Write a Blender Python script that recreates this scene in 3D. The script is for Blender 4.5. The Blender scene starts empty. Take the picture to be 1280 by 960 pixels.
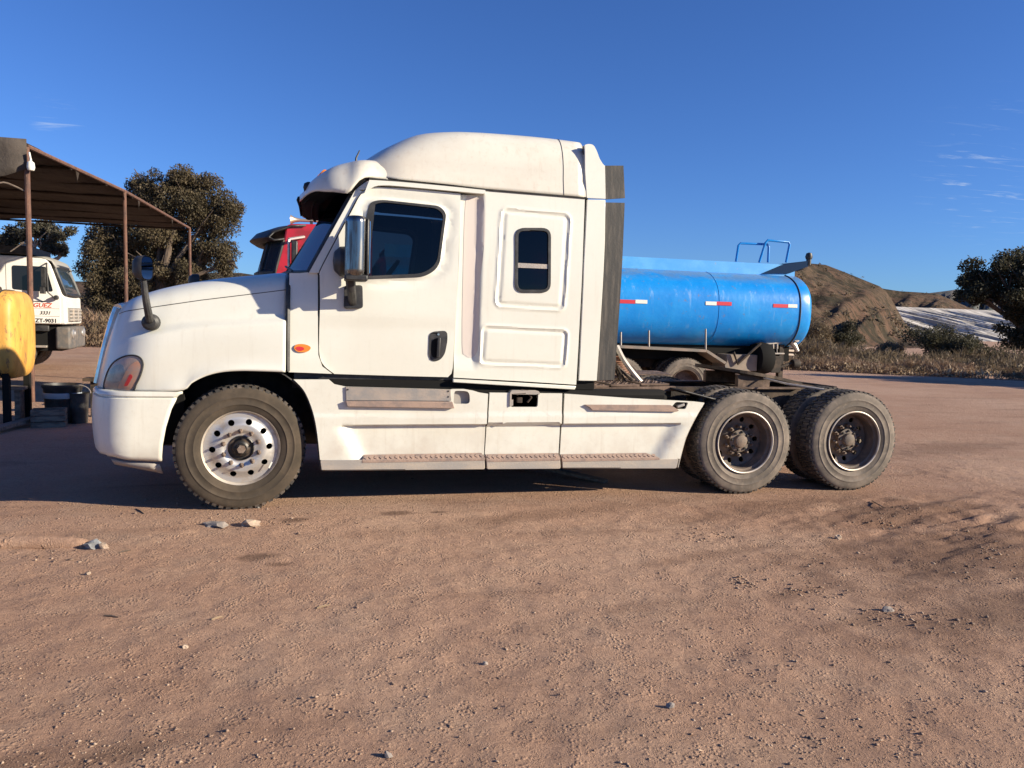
import bpy, bmesh, math, random
import numpy as np
from mathutils import Vector, Matrix, geometry

random.seed(7)
RNG = np.random.default_rng(7)
scene = bpy.context.scene
R = math.radians

# ------------------------------------------------------------------ camera, sky, sun, exposure
F_PX, YAW, PITCH, ROLL, EYE = 950.0, 0.2518, 0.0804, 0.0280, 1.632
_f = np.array([math.sin(YAW) * math.cos(PITCH), math.cos(YAW) * math.cos(PITCH), -math.sin(PITCH)])
_r0 = np.array([math.cos(YAW), -math.sin(YAW), 0.0])
_u0 = np.cross(_r0, _f)
_r = math.cos(ROLL) * _r0 + math.sin(ROLL) * _u0
_u = math.cos(ROLL) * _u0 - math.sin(ROLL) * _r0
cam_data = bpy.data.cameras.new('camera')
cam = bpy.data.objects.new('camera', cam_data)
scene.collection.objects.link(cam)
cam_data.sensor_fit = 'HORIZONTAL'
cam_data.sensor_width = 36.0
cam_data.lens = F_PX / 1280.0 * 36.0
cam_data.clip_start = 0.05
cam_data.clip_end = 6000
cam.matrix_world = Matrix(((_r[0], _u[0], -_f[0], 0), (_r[1], _u[1], -_f[1], 0), (_r[2], _u[2], -_f[2], EYE), (0, 0, 0, 1)))
scene.camera = cam

SUN_EL, SUN_AZ = 20.5, 28.5            # elevation; degrees from +X towards the camera
sdir = Vector((math.cos(R(SUN_EL)) * math.cos(R(SUN_AZ)), -math.cos(R(SUN_EL)) * math.sin(R(SUN_AZ)), math.sin(R(SUN_EL))))
sl = bpy.data.lights.new('sun', 'SUN')
sl.energy = 5.0
sl.angle = R(0.53)
sl.color = (1.0, 0.885, 0.69)
sun = bpy.data.objects.new('sun', sl)
scene.collection.objects.link(sun)
sun.rotation_euler = sdir.to_track_quat('Z', 'Y').to_euler()
scene.view_settings.view_transform = 'Standard'
scene.view_settings.look = 'None'
scene.view_settings.gamma = 1
scene.view_settings.use_curve_mapping = False
scene.view_settings.exposure = 0.84


def ray(u, v):
    d = _f + _r * ((u - 640) / F_PX) + _u * ((480 - v) / F_PX)
    return d


def U(u, v, Y):
    """pixel of the photograph on the vertical plane y = Y -> (x, z)"""
    d = ray(u, v)
    k = Y / d[1]
    return (d[0] * k, EYE + d[2] * k)


def U3(u, v, Y):
    x, z = U(u, v, Y)
    return Vector((x, Y, z))


def G(u, v, z=0.0):
    d = ray(u, v)
    k = (z - EYE) / d[2]
    return Vector((d[0] * k, d[1] * k, z))


def AT(u, v, D):
    d = ray(u, v)
    return Vector((d[0] * D, d[1] * D, EYE + d[2] * D))


# ------------------------------------------------------------------ node helpers
class NT:
    def __init__(self, tree):
        self.t = tree
        self.n = tree.nodes
        self.l = tree.links

    def node(self, typ, **kw):
        nd = self.n.new(typ)
        for k, v in kw.items():
            if k.startswith('_'):
                setattr(nd, k[1:], v)
            else:
                self.set(nd.inputs[k.replace('__', ' ')], v)
        return nd

    def set(self, sock, v):
        if isinstance(v, bpy.types.NodeSocket):
            self.l.new(v, sock)
        else:
            sock.default_value = v

    def math(self, op, a, b=None, c=None, clamp=False):
        nd = self.n.new('ShaderNodeMath')
        nd.operation = op
        nd.use_clamp = clamp
        self.set(nd.inputs[0], a)
        if b is not None:
            self.set(nd.inputs[1], b)
        if c is not None:
            self.set(nd.inputs[2], c)
        return nd.outputs[0]

    def vmath(self, op, a, b=None):
        nd = self.n.new('ShaderNodeVectorMath')
        nd.operation = op
        self.set(nd.inputs[0], a)
        if b is not None:
            self.set(nd.inputs[1], b)
        return nd.outputs['Value'] if op in ('LENGTH', 'DOT_PRODUCT', 'DISTANCE') else nd.outputs[0]

    def mix(self, fac, a, b, mode='MIX'):
        nd = self.n.new('ShaderNodeMix')
        nd.data_type = 'RGBA'
        nd.blend_type = mode
        self.set(nd.inputs[0], fac)
        self.set(nd.inputs[6], a)
        self.set(nd.inputs[7], b)
        return nd.outputs[2]

    def ramp(self, fac, lo, hi):
        nd = self.n.new('ShaderNodeMapRange')
        nd.interpolation_type = 'SMOOTHSTEP'
        self.set(nd.inputs[0], fac)
        nd.inputs[1].default_value = lo
        nd.inputs[2].default_value = hi
        return nd.outputs[0]

    def noise(self, vec, scale, detail=4, rough=0.55, dist=0.0):
        nd = self.n.new('ShaderNodeTexNoise')
        self.l.new(vec, nd.inputs['Vector'])
        nd.inputs['Scale'].default_value = scale
        nd.inputs['Detail'].default_value = detail
        nd.inputs['Roughness'].default_value = rough
        nd.inputs['Distortion'].default_value = dist
        return nd.outputs[0]

    def pos(self, scale=(1, 1, 1), rot=(0, 0, 0), kind='world'):
        if kind == 'world':
            o = self.n.new('ShaderNodeNewGeometry').outputs['Position']
        else:
            o = self.n.new('ShaderNodeTexCoord').outputs['Object']
        m = self.n.new('ShaderNodeMapping')
        m.inputs['Scale'].default_value = scale
        m.inputs['Rotation'].default_value = rot
        self.l.new(o, m.inputs['Vector'])
        return m.outputs[0]


def c4(c):
    return (c[0], c[1], c[2], 1.0)


def new_mat(name):
    m = bpy.data.materials.new(name)
    m.use_nodes = True
    t = NT(m.node_tree)
    b = t.n['Principled BSDF']
    return m, t, b


def bump(t, b, h, strength, dist):
    bp = t.n.new('ShaderNodeBump')
    bp.inputs['Strength'].default_value = strength
    bp.inputs['Distance'].default_value = dist
    t.l.new(h, bp.inputs['Height'])
    t.l.new(bp.outputs[0], b.inputs['Normal'])


def mat(name, col, rough=0.5, metal=0.0, col2=None, scale=6.0, lo=0.4, hi=0.65, stretch=(1, 1, 1), bmp=0.0, bscale=40.0,
        bdist=0.01, col3=None, scale3=18.0, lo3=0.55, hi3=0.7, coat=0.0, kind='world', rough2=None, spec=0.5):
    m, t, b = new_mat(name)
    b.inputs['Roughness'].default_value = rough
    b.inputs['Metallic'].default_value = metal
    b.inputs['Specular IOR Level'].default_value = spec
    if coat:
        b.inputs['Coat Weight'].default_value = coat
        b.inputs['Coat Roughness'].default_value = 0.12
    c = c4(col)
    p = t.pos(stretch, kind=kind)
    if col2 is not None:
        f = t.ramp(t.noise(p, scale, 6, 0.6), lo, hi)
        c = t.mix(f, c, c4(col2))
        if rough2 is not None:
            t.l.new(t.math('MULTIPLY_ADD', f, rough2 - rough, rough), b.inputs['Roughness'])
    if col3 is not None:
        f3 = t.ramp(t.noise(p, scale3, 8, 0.7), lo3, hi3)
        c = t.mix(f3, c, c4(col3))
    t.set(b.inputs['Base Color'], c)
    if bmp:
        bump(t, b, t.noise(t.pos(kind=kind), bscale, 5, 0.6), bmp, bdist)
    return m


# ------------------------------------------------------------------ mesh helpers
def link(o, parent=None):
    scene.collection.objects.link(o)
    if parent is not None:
        o.parent = parent
        o.matrix_parent_inverse = wm(parent).inverted()
    return o


def wm(o):
    if o.parent is None:
        return o.matrix_basis.copy()
    return wm(o.parent) @ o.matrix_parent_inverse @ o.matrix_basis


def thing(name, label, cat, loc=(0, 0, 0), rotz=0.0, group=None):
    o = bpy.data.objects.new(name, None)
    scene.collection.objects.link(o)
    o.location = loc
    o.rotation_euler = (0, 0, rotz)
    o.empty_display_size = 0.2
    tag(o, label, cat, group)
    return o


def tag(o, label, cat, group=None, kind=None):
    o['label'] = label
    o['category'] = cat
    if group:
        o['group'] = group
    if kind:
        o['kind'] = kind
    return o


def empty_part(name, parent, loc, rot=(0, 0, 0)):
    o = bpy.data.objects.new(name, None)
    scene.collection.objects.link(o)
    o.location = loc
    o.rotation_euler = rot
    o.empty_display_size = 0.1
    o.parent = parent
    o.matrix_parent_inverse = wm(parent).inverted()
    return o


def obj(name, verts, faces, m, parent=None, smooth=35, bevel=0.0, local=False, solid=0.0, segs=2):
    me = bpy.data.meshes.new(name)
    me.from_pydata([tuple(v) for v in verts], [], faces)
    me.validate()
    if smooth:
        me.polygons.foreach_set('use_smooth', [True] * len(me.polygons))
        me.set_sharp_from_angle(angle=R(smooth))
    o = bpy.data.objects.new(name, me)
    if m is not None:
        me.materials.append(m)
    scene.collection.objects.link(o)
    if parent is not None:
        o.parent = parent
        if not local:
            o.matrix_parent_inverse = wm(parent).inverted()
    if solid:
        s = o.modifiers.new('thick', 'SOLIDIFY')
        s.thickness = abs(solid)
        s.offset = -1 if solid > 0 else 1
    if bevel:
        bv = o.modifiers.new('edge', 'BEVEL')
        bv.width = bevel
        bv.segments = segs
        bv.limit_method = 'ANGLE'
        bv.angle_limit = R(40)
    return o


def fix_normals(o):
    bm = bmesh.new()
    bm.from_mesh(o.data)
    bmesh.ops.recalc_face_normals(bm, faces=bm.faces)
    bm.to_mesh(o.data)
    bm.free()
    return o


class MB:
    """collects shapes that belong to ONE part"""

    def __init__(self):
        self.v = []
        self.f = []

    def add(self, vs, fs):
        k = len(self.v)
        self.v += [Vector(v) for v in vs]
        self.f += [[i + k for i in f] for f in fs]
        return self

    def box(self, c, s, rot=None):
        vs = [Vector((sx * s[0] / 2, sy * s[1] / 2, sz * s[2] / 2)) for sx in (-1, 1) for sy in (-1, 1) for sz in (-1, 1)]
        if rot is not None:
            vs = [rot @ v for v in vs]
        vs = [v + Vector(c) for v in vs]
        return self.add(vs, [[0, 1, 3, 2], [4, 6, 7, 5], [0, 4, 5, 1], [2, 3, 7, 6], [0, 2, 6, 4], [1, 5, 7, 3]])

    def box2(self, a, b):
        return self.box([(a[i] + b[i]) / 2 for i in range(3)], [abs(b[i] - a[i]) for i in range(3)])

    def tube(self, pts, r, n=8, closed=False):
        pts = [Vector(p) for p in pts]
        rs = r if isinstance(r, (list, tuple)) else [r] * len(pts)
        rings = []
        ref = None
        m = len(pts)
        for i, p in enumerate(pts):
            if closed:
                d = pts[(i + 1) % m] - pts[i - 1]
            else:
                d = pts[min(i + 1, m - 1)] - pts[max(i - 1, 0)]
            d.normalize()
            if ref is None:
                ref = Vector((0, 0, 1)) if abs(d.z) < 0.9 else Vector((0, 1, 0))
            a = (ref - d * ref.dot(d))
            if a.length < 1e-6:
                a = d.orthogonal()
            a.normalize()
            b = d.cross(a)
            ref = a
            rings.append([p + (a * math.cos(2 * math.pi * k / n) + b * math.sin(2 * math.pi * k / n)) * rs[i] for k in range(n)])
        vs = [q for rg in rings for q in rg]
        fs = []
        for i in range(m if closed else m - 1):
            j = (i + 1) % m
            for k in range(n):
                fs.append([i * n + k, i * n + (k + 1) % n, j * n + (k + 1) % n, j * n + k])
        if not closed:
            fs.append(list(range(n))[::-1])
            fs.append([(m - 1) * n + k for k in range(n)])
        return self.add(vs, fs)

    def bar(self, a, b, w, h):
        """straight bar of rectangular section, h up"""
        a, b = Vector(a), Vector(b)
        d = (b - a).normalized()
        s = d.cross(Vector((0, 0, 1)))
        if s.length < 1e-5:
            s = Vector((1, 0, 0))
        s.normalize()
        t = s.cross(d)
        vs = []
        for p in (a, b):
            for i, j in ((-1, -1), (1, -1), (1, 1), (-1, 1)):
                vs.append(p + s * (i * w / 2) + t * (j * h / 2))
        return self.add(vs, [[0, 1, 2, 3], [7, 6, 5, 4], [0, 4, 5, 1], [1, 5, 6, 2], [2, 6, 7, 3], [3, 7, 4, 0]])

    def lathe(self, prof, n=32, axis='Y', c=(0, 0, 0), cap0=False, cap1=False):
        """prof: list of (r, h) turned about the axis"""
        vs = []
        for r, h in prof:
            for k in range(n):
                a = 2 * math.pi * k / n
                if axis == 'Y':
                    vs.append((c[0] + r * math.cos(a), c[1] + h, c[2] + r * math.sin(a)))
                elif axis == 'X':
                    vs.append((c[0] + h, c[1] + r * math.cos(a), c[2] + r * math.sin(a)))
                else:
                    vs.append((c[0] + r * math.cos(a), c[1] + r * math.sin(a), c[2] + h))
        fs = []
        for i in range(len(prof) - 1):
            for k in range(n):
                fs.append([i * n + k, i * n + (k + 1) % n, (i + 1) * n + (k + 1) % n, (i + 1) * n + k])
        if cap0:
            fs.append(list(range(n)))
        if cap1:
            fs.append([(len(prof) - 1) * n + k for k in range(n)])
        return self.add(vs, fs)

    def grid(self, rows):
        n = len(rows[0])
        vs = [p for r in rows for p in r]
        fs = []
        for i in range(len(rows) - 1):
            for k in range(n - 1):
                fs.append([i * n + k, i * n + k + 1, (i + 1) * n + k + 1, (i + 1) * n + k])
        return self.add(vs, fs)

    def build(self, name, m, parent=None, **kw):
        fx = kw.pop('fix', True)
        o = obj(name, self.v, self.f, m, parent, **kw)
        if fx:
            fix_normals(o)
        return o


def smooth(pts, n=6, closed=False):
    """Catmull-Rom through 2-D or 3-D points"""
    P = [np.array(p, float) for p in pts]
    m = len(P)
    out = []
    for i in range(m if closed else m - 1):
        if closed:
            p0, p1, p2, p3 = P[i - 1], P[i], P[(i + 1) % m], P[(i + 2) % m]
        else:
            p0, p1, p2, p3 = P[max(i - 1, 0)], P[i], P[i + 1], P[min(i + 2, m - 1)]
        for k in range(n):
            t = k / n
            out.append(0.5 * ((2 * p1) + (p2 - p0) * t + (2 * p0 - 5 * p1 + 4 * p2 - p3) * t * t + (3 * p1 - p0 - 3 * p2 + p3) * t ** 3))
    if not closed:
        out.append(P[-1])
    return [tuple(q) for q in out]


def rounded(pts, r, n=5):
    """round the corners of a closed 2-D polygon; r is one radius or one for each corner"""
    m = len(pts)
    rs = r if isinstance(r, (list, tuple)) else [r] * m
    out = []
    for i in range(m):
        p = np.array(pts[i], float)
        a = np.array(pts[i - 1], float) - p
        b = np.array(pts[(i + 1) % m], float) - p
        la, lb = np.linalg.norm(a), np.linalg.norm(b)
        k = min(rs[i], la * 0.49, lb * 0.49)
        if k < 1e-6:
            out.append(tuple(p))
            continue
        pa, pb = p + a / la * k, p + b / lb * k
        for j in range(n + 1):
            t = j / n
            out.append(tuple((1 - t) ** 2 * pa + 2 * t * (1 - t) * p + t * t * pb))
    return out


def shrink(pts, d):
    """offset a closed polygon inwards by d"""
    m = len(pts)
    P = [np.array(p, float) for p in pts]
    area = sum(P[i][0] * P[(i + 1) % m][1] - P[(i + 1) % m][0] * P[i][1] for i in range(m))
    s = 1 if area > 0 else -1
    out = []
    for i in range(m):
        e1 = P[i] - P[i - 1]
        e2 = P[(i + 1) % m] - P[i]
        n1 = np.array([-e1[1], e1[0]]) / (np.linalg.norm(e1) + 1e-9)
        n2 = np.array([-e2[1], e2[0]]) / (np.linalg.norm(e2) + 1e-9)
        nn = n1 + n2
        nn = nn / (np.linalg.norm(nn) + 1e-9)
        out.append(tuple(P[i] + nn * d * s))
    return out


def px(pts, Y):
    return [U(u, v, Y) for u, v in pts]


def panel(name, outline, m, parent, yfn, thick=0.03, holes=(), gx=0.0, gz=0.0, mirror=None, bevel=0.0, **kw):
    """sheet in the x-z plane with holes, laid on the surface y = yfn(x, z), given a thickness away from the camera side"""
    if not callable(yfn):
        yc = yfn
        yfn = lambda x, z: yc
    loops = [outline] + list(holes)
    polys = [[Vector((p[0], p[1], 0)) for p in lp] for lp in loops]
    tris = geometry.tessellate_polygon(polys)
    flat = [p for lp in polys for p in lp]
    bm = bmesh.new()
    vs = [bm.verts.new((p.x, 0, p.y)) for p in flat]
    for t in tris:
        try:
            bm.faces.new([vs[i] for i in t])
        except ValueError:
            pass
    xs = [p.x for p in flat]
    zs = [p.y for p in flat]
    if gx:
        for k in range(1, int((max(xs) - min(xs)) / gx) + 1):
            bmesh.ops.bisect_plane(bm, geom=bm.verts[:] + bm.edges[:] + bm.faces[:], plane_co=(min(xs) + k * gx, 0, 0), plane_no=(1, 0, 0), dist=1e-5)
    if gz:
        for k in range(1, int((max(zs) - min(zs)) / gz) + 1):
            bmesh.ops.bisect_plane(bm, geom=bm.verts[:] + bm.edges[:] + bm.faces[:], plane_co=(0, 0, min(zs) + k * gz), plane_no=(0, 0, 1), dist=1e-5)
    bmesh.ops.remove_doubles(bm, verts=bm.verts, dist=1e-5)
    for v in bm.verts:
        v.co.y = yfn(v.co.x, v.co.z)
    if thick:
        g = bmesh.ops.extrude_face_region(bm, geom=bm.faces[:], use_keep_orig=True)
        for e in g['geom']:
            if isinstance(e, bmesh.types.BMVert):
                e.co.y += thick
    if mirror is not None:
        for v in bm.verts:
            v.co.y = 2 * mirror - v.co.y
    bmesh.ops.recalc_face_normals(bm, faces=bm.faces)
    if not thick:
        for f in bm.faces:
            if f.normal.y > 0:
                f.normal_flip()
    me = bpy.data.meshes.new(name)
    bm.to_mesh(me)
    bm.free()
    me.polygons.foreach_set('use_smooth', [True] * len(me.polygons))
    me.set_sharp_from_angle(angle=R(kw.get('sharp', 32)))
    me.materials.append(m)
    o = bpy.data.objects.new(name, me)
    scene.collection.objects.link(o)
    if parent is not None:
        o.parent = parent
        o.matrix_parent_inverse = wm(parent).inverted()
    if bevel:
        bv = o.modifiers.new('edge', 'BEVEL')
        bv.width = bevel
        bv.segments = 2
        bv.limit_method = 'ANGLE'
        bv.angle_limit = R(50)
    return o


def sstep(a, b, x):
    t = min(1.0, max(0.0, (x - a) / (b - a)))
    return t * t * (3 - 2 * t)


def interp(xs, ys):
    xs, ys = list(xs), list(ys)
    k = sorted(range(len(xs)), key=lambda i: xs[i])
    xs = [xs[i] for i in k]
    ys = [ys[i] for i in k]
    return lambda x: float(np.interp(x, xs, ys))


def copy_tree(o, parent=None, name=None):
    c = o.copy()
    scene.collection.objects.link(c)
    if parent is not None:
        c.parent = parent
    for ch in list(o.children):
        copy_tree(ch, c)
    return c


def text_part(name, body, size, m, parent, loc, rot, shear=0.0, bold=0.0):
    cu = bpy.data.curves.new(name, 'FONT')
    cu.body = body
    cu.size = size
    cu.shear = shear
    cu.offset = bold
    cu.extrude = 0.0015
    cu.resolution_u = 2
    tmp = bpy.data.objects.new(name, cu)
    scene.collection.objects.link(tmp)
    dg = bpy.context.evaluated_depsgraph_get()
    me = bpy.data.meshes.new_from_object(tmp.evaluated_get(dg))
    bpy.data.objects.remove(tmp)
    me.materials.clear()
    me.materials.append(m)
    o = bpy.data.objects.new(name, me)
    o.location = loc
    o.rotation_euler = rot
    scene.collection.objects.link(o)
    o.parent = parent
    o.matrix_parent_inverse = wm(parent).inverted()
    return o


# value noise in numpy for terrain and scatter
def _hash(ix, iy, seed):
    h = (ix * 374761393 + iy * 668265263 + seed * 1442695041).astype(np.int64) & 0x7fffffff
    h = ((h ^ (h >> 13)) * 1274126177) & 0x7fffffff
    return ((h ^ (h >> 16)) & 0xffff) / 65535.0


def vnoise(x, y, seed=0):
    x = np.asarray(x, float)
    y = np.asarray(y, float)
    ix = np.floor(x).astype(np.int64)
    iy = np.floor(y).astype(np.int64)
    fx, fy = x - ix, y - iy
    fx = fx * fx * (3 - 2 * fx)
    fy = fy * fy * (3 - 2 * fy)
    a = _hash(ix, iy, seed)
    b = _hash(ix + 1, iy, seed)
    c = _hash(ix, iy + 1, seed)
    d = _hash(ix + 1, iy + 1, seed)
    return (a * (1 - fx) + b * fx) * (1 - fy) + (c * (1 - fx) + d * fx) * fy - 0.5


def fbm(x, y, seed=0, oct=4, gain=0.5):
    s, a = 0.0, 1.0
    for k in range(oct):
        s = s + a * vnoise(x * 2 ** k, y * 2 ** k, seed + k * 17)
        a *= gain
    return s


def mesh_np(name, V, F, m, smooth_on=True):
    me = bpy.data.meshes.new(name)
    V = np.asarray(V, np.float32)
    F = np.asarray(F, np.int32)
    k = F.shape[1]
    me.vertices.add(len(V))
    me.vertices.foreach_set('co', V.ravel())
    me.loops.add(F.size)
    me.loops.foreach_set('vertex_index', F.ravel())
    me.polygons.add(len(F))
    me.polygons.foreach_set('loop_start', np.arange(0, F.size, k, dtype=np.int32))
    me.polygons.foreach_set('loop_total', np.full(len(F), k, np.int32))
    if smooth_on:
        me.polygons.foreach_set('use_smooth', np.ones(len(F), bool))
    me.update(calc_edges=True)
    me.validate()
    me.materials.append(m)
    o = bpy.data.objects.new(name, me)
    scene.collection.objects.link(o)
    return o

# ------------------------------------------------------------------ world: clear blue sky with a few thin cirrus wisps
world = bpy.data.worlds.new('World')
scene.world = world
world.use_nodes = True
wt = NT(world.node_tree)
bg = wt.n['Background']
sky = wt.n.new('ShaderNodeTexSky')
sky.sky_type = 'NISHITA'
sky.sun_disc = False
sky.sun_elevation = R(SUN_EL)
sky.sun_rotation = R(90 + SUN_AZ)
sky.altitude = 600
sky.air_density = 1.0
sky.dust_density = 0.3
sky.ozone_density = 1.3
gen = wt.n.new('ShaderNodeTexCoord').outputs['Generated']
sp = wt.n.new('ShaderNodeSeparateXYZ')
wt.l.new(gen, sp.inputs[0])
zz = wt.math('MAXIMUM', sp.outputs[2], 0.03)
cb = wt.n.new('ShaderNodeCombineXYZ')
wt.set(cb.inputs[0], wt.math('DIVIDE', sp.outputs[0], zz))
wt.set(cb.inputs[1], wt.math('DIVIDE', sp.outputs[1], zz))
mp = wt.n.new('ShaderNodeMapping')
mp.inputs['Rotation'].default_value = (0, 0, R(24))
mp.inputs['Scale'].default_value = (0.9, 3.4, 1)
wt.l.new(cb.outputs[0], mp.inputs[0])
streak = wt.ramp(wt.noise(mp.outputs[0], 2.3, 7, 0.62, 0.6), 0.54, 0.78)
patch = wt.ramp(wt.noise(cb.outputs[0], 0.55, 2, 0.5), 0.60, 0.70)
near = 0.0


def toward(u, v, lo, hi):
    d = Vector(ray(u, v)).normalized()
    return wt.ramp(wt.vmath('DOT_PRODUCT', gen, tuple(d)), math.cos(R(lo)), math.cos(R(hi)))


spots = wt.math('MAXIMUM', toward(1255, 205, 5.6, 1.5), wt.math('MAXIMUM', toward(70, 148, 1.7, 0.3), toward(-40, 300, 7, 2)))
cl = wt.math('MULTIPLY', streak, wt.math('MAXIMUM', spots, wt.math('MULTIPLY', patch, 0.0)))
cl = wt.math('MULTIPLY', cl, 0.55)
skycol = wt.mix(1.0, sky.outputs[0], (0.42, 0.74, 1.40, 1), 'MULTIPLY')
wt.set(bg.inputs['Color'], wt.mix(cl, skycol, (6.5, 7.4, 8.6, 1)))
bg.inputs['Strength'].default_value = 0.059

# ------------------------------------------------------------------ materials
M = {}


def white_paint(name, base, dirt, amount, dusty):
    m, t, b = new_mat(name)
    p = t.pos()
    big = t.ramp(t.noise(p, 1.3, 5, 0.6), 0.35, 0.75)
    st = t.ramp(t.noise(t.pos((9, 9, 0.55)), 2.2, 6, 0.65), 0.52, 0.78)
    fine = t.ramp(t.noise(p, 26, 6, 0.7), 0.5, 0.75)
    c = t.mix(t.math('MULTIPLY', big, 0.35 * amount), c4(base), c4(dirt))
    c = t.mix(t.math('MULTIPLY', st, 0.42 * amount), c, c4(dirt))
    c = t.mix(t.math('MULTIPLY', fine, 0.22 * amount), c, c4(dirt))
    if dusty:                                   # road dust thrown up by the wheels
        z = t.n.new('ShaderNodeSeparateXYZ')
        t.l.new(p, z.inputs[0])
        h = t.math('ADD', z.outputs[2], t.math('MULTIPLY', t.noise(p, 5, 5, 0.6), 0.9))
        d = t.ramp(h, 1.15, 0.55)
        c = t.mix(t.math('MULTIPLY', d, dusty), c, (0.36, 0.26, 0.19, 1))
        t.l.new(t.math('MULTIPLY_ADD', d, 0.35, 0.3), b.inputs['Roughness'])
    else:
        b.inputs['Roughness'].default_value = 0.32
    t.set(b.inputs['Base Color'], c)
    b.inputs['Coat Weight'].default_value = 0.25
    b.inputs['Coat Roughness'].default_value = 0.2
    bump(t, b, t.noise(p, 3.0, 3, 0.5), 0.06, 0.02)
    return m


M['white'] = white_paint('white_paint', (0.70, 0.69, 0.61), (0.50, 0.45, 0.36), 0.55, 0)
M['white_low'] = white_paint('white_paint_dusty', (0.695, 0.685, 0.605), (0.43, 0.36, 0.27), 0.85, 0.42)
M['roof'] = white_paint('faded_roof_paint', (0.67, 0.645, 0.56), (0.48, 0.38, 0.29), 1.15, 0)
M['primer'] = mat('primer', (0.60, 0.53, 0.48), 0.75)
M['black'] = mat('black_plastic', (0.018, 0.018, 0.019), 0.5, col2=(0.045, 0.042, 0.04), scale=9, bmp=0.15, bscale=120)
M['rubber_flap'] = mat('rubber_flap', (0.035, 0.033, 0.031), 0.7, col2=(0.10, 0.085, 0.07), scale=5, lo=0.42, hi=0.75, stretch=(6, 6, 0.5), bmp=0.2, bscale=40)
M['dark'] = mat('dark_interior', (0.014, 0.0135, 0.013), 0.85, spec=0.1)
M['seat'] = mat('seat_cloth', (0.05, 0.052, 0.06), 0.9, bmp=0.3, bscale=200)
M['frame'] = mat('chassis_steel', (0.028, 0.024, 0.021), 0.7, col2=(0.10, 0.07, 0.05), scale=4, lo=0.35, hi=0.7, bmp=0.3, bscale=50, spec=0.2)
M['rust'] = mat('rusty_plate', (0.07, 0.042, 0.028), 0.8, col2=(0.17, 0.11, 0.078), scale=6, lo=0.4, hi=0.65, bmp=0.4, bscale=60, col3=(0.05, 0.035, 0.028), scale3=14)
M['chrome'] = mat('chrome', (0.75, 0.75, 0.76), 0.12, 1.0, col2=(0.5, 0.48, 0.45), scale=6, rough2=0.3)
M['mirror_chrome'] = mat('streaked_mirror_chrome', (0.25, 0.245, 0.24), 0.18, 1.0, col2=(0.12, 0.115, 0.11), scale=6, stretch=(5, 5, 0.6), rough2=0.34)  # darker upright streaks in the metal colour
M['alu'] = mat('polished_aluminium', (0.54, 0.52, 0.49), 0.42, 0.75, col2=(0.40, 0.34, 0.28), scale=10, lo=0.45, hi=0.75, rough2=0.6)
M['step'] = mat('galvanised_step', (0.30, 0.28, 0.26), 0.55, 0.4, col2=(0.42, 0.35, 0.29), scale=9, lo=0.35, hi=0.7, bmp=0.25, bscale=70)
M['tread_board'] = mat('dusty_tread_board', (0.34, 0.24, 0.19), 0.9, col2=(0.22, 0.17, 0.15), scale=12, lo=0.4, hi=0.7, bmp=0.3, bscale=90)
M['sill'] = mat('grey_sill', (0.30, 0.275, 0.25), 0.7, col2=(0.42, 0.35, 0.28), scale=3, lo=0.35, hi=0.75, stretch=(1, 1, 3), bmp=0.15, bscale=50)
M['amber'] = mat('amber_lens', (0.75, 0.22, 0.02), 0.25, coat=0.5)
M['faded_amber'] = mat('faded_amber_lens', (0.50, 0.25, 0.15), 0.3, col2=(0.36, 0.26, 0.21), scale=9, coat=0.5)
M['lamp_bowl'] = mat('lamp_bowl', (0.20, 0.185, 0.175), 0.25, 0.3, col2=(0.32, 0.28, 0.25), scale=12, coat=0.5)
M['red'] = mat('red_lens', (0.55, 0.03, 0.03), 0.3, coat=0.4)
M['steel_wheel'] = mat('steel_wheel', (0.12, 0.097, 0.078), 0.75, 0.0, col2=(0.25, 0.175, 0.125), scale=7, lo=0.4, hi=0.7, bmp=0.2, bscale=60)
M['rim_edge'] = mat('rim_edge', (0.55, 0.49, 0.42), 0.5, 0.5, col2=(0.34, 0.27, 0.21), scale=9, lo=0.45, hi=0.75)
M['hub'] = mat('greasy_hub', (0.014, 0.013, 0.012), 0.45, 0.1, col2=(0.07, 0.05, 0.036), scale=14, lo=0.45, hi=0.7)
M['rusty_nut'] = mat('rusty_nut', (0.13, 0.085, 0.06), 0.7, 0.2, col2=(0.22, 0.17, 0.135), scale=30)
M['post'] = mat('rusty_post', (0.15, 0.072, 0.048), 0.85, col2=(0.075, 0.042, 0.033), scale=5, lo=0.4, hi=0.65, stretch=(3, 3, 1), bmp=0.3, bscale=40, col3=(0.30, 0.19, 0.13), scale3=20)
M['wood'] = mat('weathered_board', (0.22, 0.17, 0.13), 0.9, col2=(0.12, 0.09, 0.07), scale=4, stretch=(1, 6, 6), bmp=0.4, bscale=40)
M['stone'] = mat('field_stone', (0.30, 0.25, 0.21), 0.9, col2=(0.19, 0.17, 0.16), scale=14, bmp=0.5, bscale=60)
M['pale_stone'] = mat('pale_stone', (0.42, 0.32, 0.235), 0.9, col2=(0.30, 0.22, 0.16), scale=14, bmp=0.5, bscale=60)
M['grey_stone'] = mat('grey_stone', (0.26, 0.27, 0.27), 0.85, col2=(0.15, 0.15, 0.15), scale=16, bmp=0.5, bscale=60)
M['print_red'] = mat('red_print', (0.50, 0.07, 0.03), 0.6)
M['print_black'] = mat('black_print', (0.02, 0.02, 0.02), 0.6)


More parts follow.
